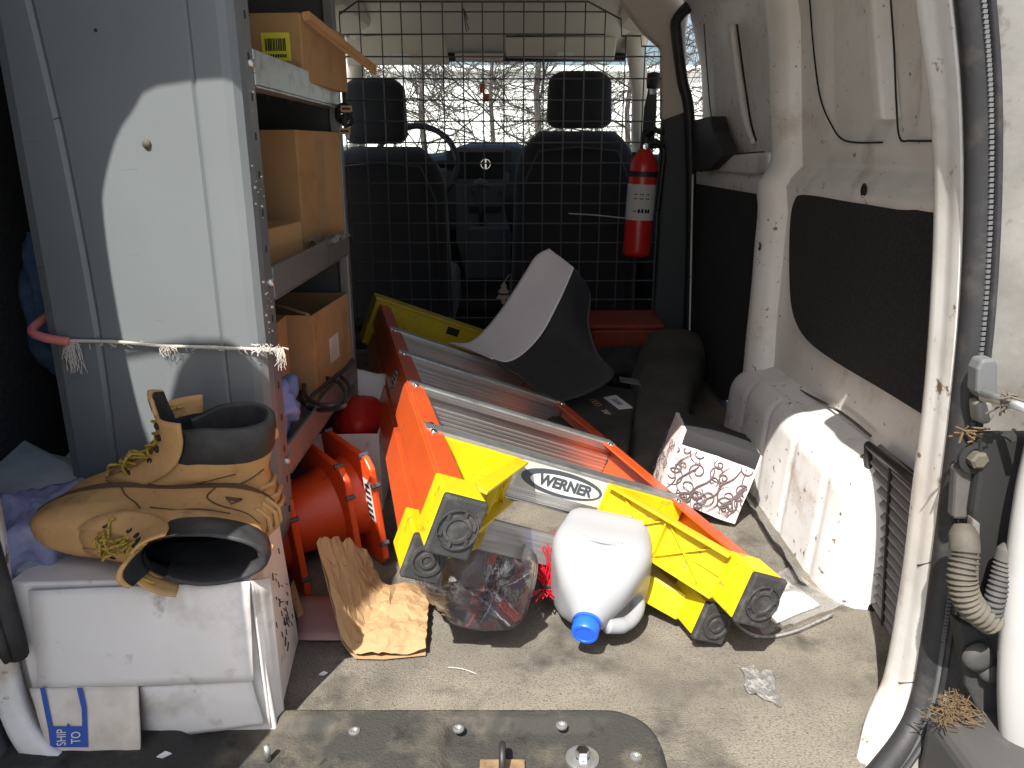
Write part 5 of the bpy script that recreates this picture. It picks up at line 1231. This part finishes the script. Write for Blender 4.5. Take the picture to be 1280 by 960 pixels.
# ================================================================ FABRIC CUBE
FM = Matrix.Translation((.478, .685, .093)) @ Matrix.Rotation(R(-10), 4, 'Z') @ Matrix.Rotation(R(17), 4, 'Y') @ Matrix.Rotation(R(-8), 4, 'X') @ Matrix.Scale(.9, 4)
fc = thing('fabric_cube', 'soft storage cube with dark scroll print and charcoal top by the wheel arch', 'storage cube', mat=FM)
W2, D2, H2 = .092, .10, .082
def softbox(x0, x1, y0, y1, z0, z1, name, mat, parent, bulge=.008):
    b_ = bmesh.new(); bmesh.ops.create_cube(b_, size=1); bmesh.ops.subdivide_edges(b_, edges=b_.edges[:], cuts=7, use_grid_fill=True)
    vs_ = []
    for v in b_.verts:
        u = v.co*2; f = lambda a2, b2: (1-a2*a2)*(1-b2*b2)
        p = Vector(((x0+x1)/2+u.x*(x1-x0)/2, (y0+y1)/2+u.y*(y1-y0)/2, (z0+z1)/2+u.z*(z1-z0)/2))
        for i_ in range(3):
            if abs(abs(u[i_])-1) < 1e-4: p[i_] += math.copysign(bulge*f(u[(i_+1) % 3], u[(i_+2) % 3]), u[i_])
        p += Vector((N3(p, 20, 1), N3(p, 20, 2), N3(p, 20, 3)))*.003
        vs_.append(p)
    fs_ = [tuple(v.index for v in f.verts) for f in b_.faces]; b_.free()
    return obj(name, vs_, fs_, mat, parent, smooth=True, auto=50)
softbox(-W2, W2, -D2, D2, -H2, H2, 'cube_body', 'clothlight', fc)
softbox(-W2+.010, W2-.006, -D2-.003, D2+.003, H2-.032, H2+.004, 'top_panel', 'clothgrey', fc, .006)
pr = MB(); rnd = random.Random(4)
def yb_(x, z): return -D2-.0012-.008*(1-(x/W2)**2)*(1-(z/H2)**2)-.0025
def spiral(cx, cz, r, turns, a0_, dirn):
    P_ = []; rr = []
    for k in range(26):
        t = k/25; a2 = a0_+dirn*t*turns*2*math.pi; rad = r*(1-.85*t); x, z = cx+rad*math.cos(a2), cz+rad*math.sin(a2)
        if abs(x) > W2-.003 or z < -H2+.003 or z > H2-.034:
            if len(P_) > 2: pr.tube(P_, rr, 4)
            P_, rr = [], []; continue
        P_.append(Vector((x, yb_(x, z), z))); rr.append(.0006+.0009*(1-t)*t*4)
    if len(P_) > 2: pr.tube(P_, rr, 4)
for k in range(34): spiral(rnd.uniform(-W2, W2), rnd.uniform(-H2, H2-.03), rnd.uniform(.008, .026), rnd.uniform(1.1, 1.7), rnd.uniform(0, 6.3), rnd.choice((-1, 1)))
for k in range(8):
    x = rnd.uniform(-W2, W2); P_ = catmull([Vector((x+.01*math.sin(j*1.7+k)+.006*j, 0, -H2+.006+j*.023)) for j in range(6)], 4); P_ = [Vector((p.x, yb_(p.x, p.z), p.z)) for p in P_ if abs(p.x) < W2-.004 and p.z < H2-.034]
    if len(P_) > 2: pr.tube(P_, [.0006+.0012*math.sin(math.pi*i/len(P_)) for i in range(len(P_))], 4)
# left side too
for k in range(22):
    cy, cz, r = rnd.uniform(-D2, D2), rnd.uniform(-H2, H2-.03), rnd.uniform(.008, .022); a0_ = rnd.uniform(0, 6); P_ = []
    for j in range(20):
        t = j/19; rad = r*(1-.85*t); y, z = cy+rad*math.cos(a0_+t*8), cz+rad*math.sin(a0_+t*8)
        if abs(y) < D2-.004 and -H2 < z < H2-.034: P_.append(Vector((-W2-.004-.008*(1-(y/D2)**2)*(1-(z/H2)**2), y, z)))
    if len(P_) > 3: pr.tube(P_, .0008, 4)
pr.build('scroll_print', 'scroll', fc, smooth=True)

# ================================================================ CLEAR PACKAGE, BOTTLE, BRUSH, JUG
cp = thing('clear_package', 'clear plastic sleeve with white paper on the floor by the wheel arch', 'package', PZ(985, 765, 0))
Q = [PZ(905, 772, 0), PZ(955, 800, 0), PZ(1052, 765, 0), PZ(985, 715, 0)]
MB().grid(lambda u, v: Q[0].lerp(Q[1], u).lerp(Q[3].lerp(Q[2], u), v)+Vector((0, 0, .012+.010*math.sin(math.pi*u)*math.sin(math.pi*v)+.006*N3((u*4, v*4, 0), 1, 2)+.004*N3((u*11, v*9, 0), 1, 7))), 26, 26).build('sleeve', 'film', cp, smooth=True)
MB().grid(lambda u, v: Q[0].lerp(Q[1], .1+.7*u).lerp(Q[3].lerp(Q[2], .1+.7*u), .25+.6*v)+Vector((0, 0, .006+.003*N3((u*3, v*3, 0), 1, 3))), 8, 8).build('insert', 'paper', cp, smooth=True)
MB().tube(catmull([PZ(915, 775, .012), PZ(945, 795, .006), PZ(990, 790, .006), PZ(1040, 768, .008)], 6), .003, 6).build('sleeve_edge', 'film', cp, smooth=True)
tag(MB().grid(lambda u, v: PX(943+u*10, 655+v*2, .60)+Vector((-.012*u, 0, 0)) if False else Vector((.585-.02*u+.006*N3((u, v*6, 0), 1.5), .33+.42*v, .003+.028*u+.006*N3((u*3, v*12, 0), 1, 3))), 5, 40).build('plastic_strip', 'film', None, smooth=True, solid=.001), 'wavy strip of clear plastic along the foot of the wheel arch', 'plastic strip')
# small clear scrap on the floor
tag(MB().grid(lambda u, v: PZ(922+u*44+12*v+6*N3((u*2, v*5, 3), 1.1, 2), 832+v*44+8*u+7*N3((u*5, v*2, 6), 1.1, 3)-14*v*(1-u), .004+.006*abs(N3((u*3, v*3, 1), 1.2, 2))), 14, 14).build('plastic_scrap', 'film', None, solid=.0006), 'torn scrap of clear film on the dusty floor', 'plastic scrap')
# bottle
ba, bb = Vector((.050, .175, .105)), Vector((-.067, .40, .078))
d = (bb-ba).normalized(); bmx = d.to_track_quat('Z', 'Y').to_matrix().to_4x4() @ Matrix.Rotation(R(20), 4, 'Z'); bmx.translation = ba
bt_ = thing('water_bottle', 'large crumpled clear plastic bottle, bottom end out, under the ladder foot', 'bottle', (.05, .28, 0))
prof = [(.0005, .012), (.02, .010), (.045, .0), (.060, .002), (.068, .014), (.070, .03), (.067, .045), (.070, .06), (.067, .075), (.070, .09), (.067, .11), (.069, .13), (.064, .17), (.045, .205), (.02, .23), (.016, .25)]
rings = []
for r, z in prof:
    g_ = []
    for k in range(48):
        a2 = 2*math.pi*k/48; ca, sa = math.cos(a2), math.sin(a2); e = 4.2; dd_ = (abs(ca)**e+abs(sa)**e)**(-1/e) if z > 0 or r > .03 else 1
        kk = r*dd_*(1+.05*N3((ca, sa, z*8), 1.5, 3)); zz = z
        if z < .013 and .01 < r < .05: zz = z+.006*math.cos(a2*5)
        g_.append(bmx @ Vector((kk*ca, kk*sa, zz)))
    rings.append(g_)
MB().loft(rings, cap=False).build('bottle_body', 'petclear', bt_, smooth=True)
rbm = MB()
for k in range(5):
    a2 = 2*math.pi*k/5; rbm.tube([bmx @ Vector((.006*math.cos(a2), .006*math.sin(a2), .006)), bmx @ Vector((.03*math.cos(a2), .03*math.sin(a2), -.001)), bmx @ Vector((.055*math.cos(a2), .055*math.sin(a2), .001))], .0022, 6)
rbm.build('base_ribs', 'petclear', bt_, smooth=True)
MB().lathe([(.017, .235), (.017, .258), (.0001, .26)], bmx, 20).build('cap', 'greyplastic', bt_, smooth=True, auto=40)
# brush
br_ = thing('hand_brush', 'brush with red bristles on the floor between bottle and jug', 'brush', PZ(680, 735, 0))
c0 = PZ(683, 738, .05); rnd = random.Random(2)
MB().tube([c0+Vector((.0, .0, .0)), c0+Vector((.01, .10, .004))], .011, 8).build('handle', 'blackplastic', br_, smooth=True)
bs = MB()
for k in range(120):
    p = c0+Vector((rnd.uniform(-.008, .012), rnd.uniform(0, .03), .008)); dx = rnd.gauss(.0, .25); tip = p+Vector((dx*.08+rnd.gauss(0, .004), rnd.uniform(-.01, .02), rnd.uniform(.06, .08)))
    bs.tube([p, (p+tip)/2+Vector((0, 0, .004)), tip], .0011, 4)
for k in range(16):
    p = c0+Vector((rnd.uniform(-.01, .01), -.004, .004)); bs.tube([p, p+Vector((rnd.gauss(.004, .012), -rnd.uniform(.01, .03), rnd.uniform(-.004, .012)))], .0011, 4)
bso = bs.build('bristles', 'bristle', br_); bso['kind'] = 'stuff'
# jug
ca_, cb_ = Vector((.178, .150, .056)), Vector((.232, .335, .112))
d = (cb_-ca_).normalized(); z_ = -d; xw = Vector((1, 0, 0)); xw = (xw-z_*xw.dot(z_)).normalized(); yw = z_.cross(xw)
JL = (cb_-ca_).length
jm_ = Matrix(((xw.x, yw.x, z_.x, cb_.x), (xw.y, yw.y, z_.y, cb_.y), (xw.z, yw.z, z_.z, cb_.z), (0, 0, 0, 1)))
jg = thing('milk_jug', 'translucent white plastic gallon jug with blue cap lying by the ladder', 'jug', (.2, .2, 0))
jp = [(.001, .004), (.044, .0), (.058, .005), (.0655, .02), (.070, .045), (.0745, .075), (.0745, .095), (.069, .120), (.059, .146), (.047, .170), (.034, .190), (.023, .204), (.0185, .214), (.0185, .222)]
sc_ = (JL)/.222; jp = [(r*(1.10 if z < .19 else 1), z) for r, z in jp]
rings = []
for r, z in jp:
    g_ = []
    for k in range(56):
        a2 = 2*math.pi*k/56; cx_, sy_ = math.cos(a2), math.sin(a2); e = 7 if z < .15 else 7-5*min(1, (z-.15)/.05); dd_ = (abs(cx_)**e+abs(sy_)**e)**(-1/e); k2 = r*dd_
        # dent for the handle on the right corner
        hd_ = max(0, math.cos(a2-R(-24)))**10; k2 *= 1-.50*hd_*math.exp(-((z-.148)/.030)**2); k2 *= 1-.05*max(0, math.cos(a2-R(90)))**4*(1 if .03 < z < .10 else 0)
        k2 *= 1+.02*math.exp(-((z-.10)/.02)**2)*math.cos(2*a2)
        g_.append(jm_ @ (Vector((k2*cx_*1.05, k2*sy_, z))*sc_))
    rings.append(g_)
rows_ = list(map(list, zip(*[catmull(list(col), 3) for col in zip(*rings)])))
MB().loft(rows_).build('jug_body', 'milk', jg, smooth=True)
an = R(-24); hp_ = lambda r, z: jm_ @ (Vector((r*math.cos(an), r*math.sin(an), z))*sc_)
MB().tube(catmull([hp_(.072, .100), hp_(.082, .122), hp_(.076, .152), hp_(.060, .176), hp_(.034, .192)], 6), [.012]*6+[.011]*6+[.011]*6+[.012]*7, 12).build('handle', 'milk', jg, smooth=True)
cpm = jm_ @ Matrix.Scale(sc_, 4)
MB().tube(catmull([cpm @ Vector((x_, .0795-.0035*abs(x_)/.03, .098-.006*(abs(x_)/.03)**2)) for x_ in (-.034, -.02, 0, .02, .034)], 4), .0028, 8).build('moulded_ledge', 'milk', jg, smooth=True)
cpo = MB().lathe([(.0215, .208), (.0225, .210), (.0225, .228), (.0205, .2315), (.0160, .2318), (.0155, .2305), (.0001, .2305)], cpm, 36).build('cap', 'capblue', jg, smooth=True, auto=30)
MB().lathe([(.0245, .205), (.0250, .207), (.0245, .2105)], cpm, 36).build('cap_ring', 'capblue', jg, smooth=True)
# ================================================================ small litter
for px, py, w, lab in ((205, 945, .008, 'white paper crumb on the sill beside the shipping box'), (404, 843, .006, 'white crumb on the shaded floor right of the shipping box')):
    p = PZ(px, py, .017 if py > 900 else .003); tag(MB().prism([p+Vector((-w, -w*.3, 0)), p+Vector((0, -w*.5, 0)), p+Vector((w, w*.4, 0)), p+Vector((0, w*.6, .002))], (0, 0, .0015)).build('paper_crumb', 'paper', None), lab, 'paper crumb')
nd = MB(); rnd = random.Random(5)
for k in range(170):
    yy = -.075+rnd.gauss(0, .01); p = PY(1192+rnd.gauss(0, 10), 890, yy); p.z = bz+.001+abs(rnd.gauss(0, .006)); a2 = rnd.uniform(0, 6.3); L = rnd.uniform(.008, .026)
    nd.tube([p, p+Vector((math.cos(a2)*L*.5, math.sin(a2)*L*.5, rnd.gauss(0, .003))), p+Vector((math.cos(a2+.3)*L, math.sin(a2+.3)*L, rnd.gauss(0, .003)))], .0006, 4)
no_ = nd.build('dry_needles', 'needles', None); tag(no_, 'small heap of dry plant needles on the bumper ledge', 'plant litter', kind='stuff')
tag(MB().tube(catmull([PZ(560, 834, .003), PZ(578, 836, .004), PZ(595, 842, .003)], 4), .0004, 4).build('thread', 'paper', None), 'short white thread on the dusty floor', 'thread')
# ================================================================ jacket on the open left door (added unseen; shaped to shade panel, boots and box)
blk = thing('shade_blocker', 'added unseen shade jacket hung on the open left rear door', 'blocker', (-.55, -.35, .5))
def blk_pt(u, v):
    z = 1.24-v*.82; w = .045+.10*min(1, math.sqrt(max(0, v/.38)))+.02*v; a2 = u*2*math.pi
    cx = -.560+.012*v
    return Vector((cx+w*math.cos(a2), -.35+.05*math.sin(a2)*(1+.2*N3((u*4, v*3, 0), 1.5)), z))
MB().loft([[blk_pt(k/30, j/30) for k in range(30)] for j in range(31)]).build('shell', 'blocker', blk, smooth=True)
MB().tube([(-.548, -.35, 1.23), (-.60, -.35, 1.30), (-.71, -.35, 1.28), (-.715, -.35, 1.2)], .004, 6).build('hook', 'zinc', blk)
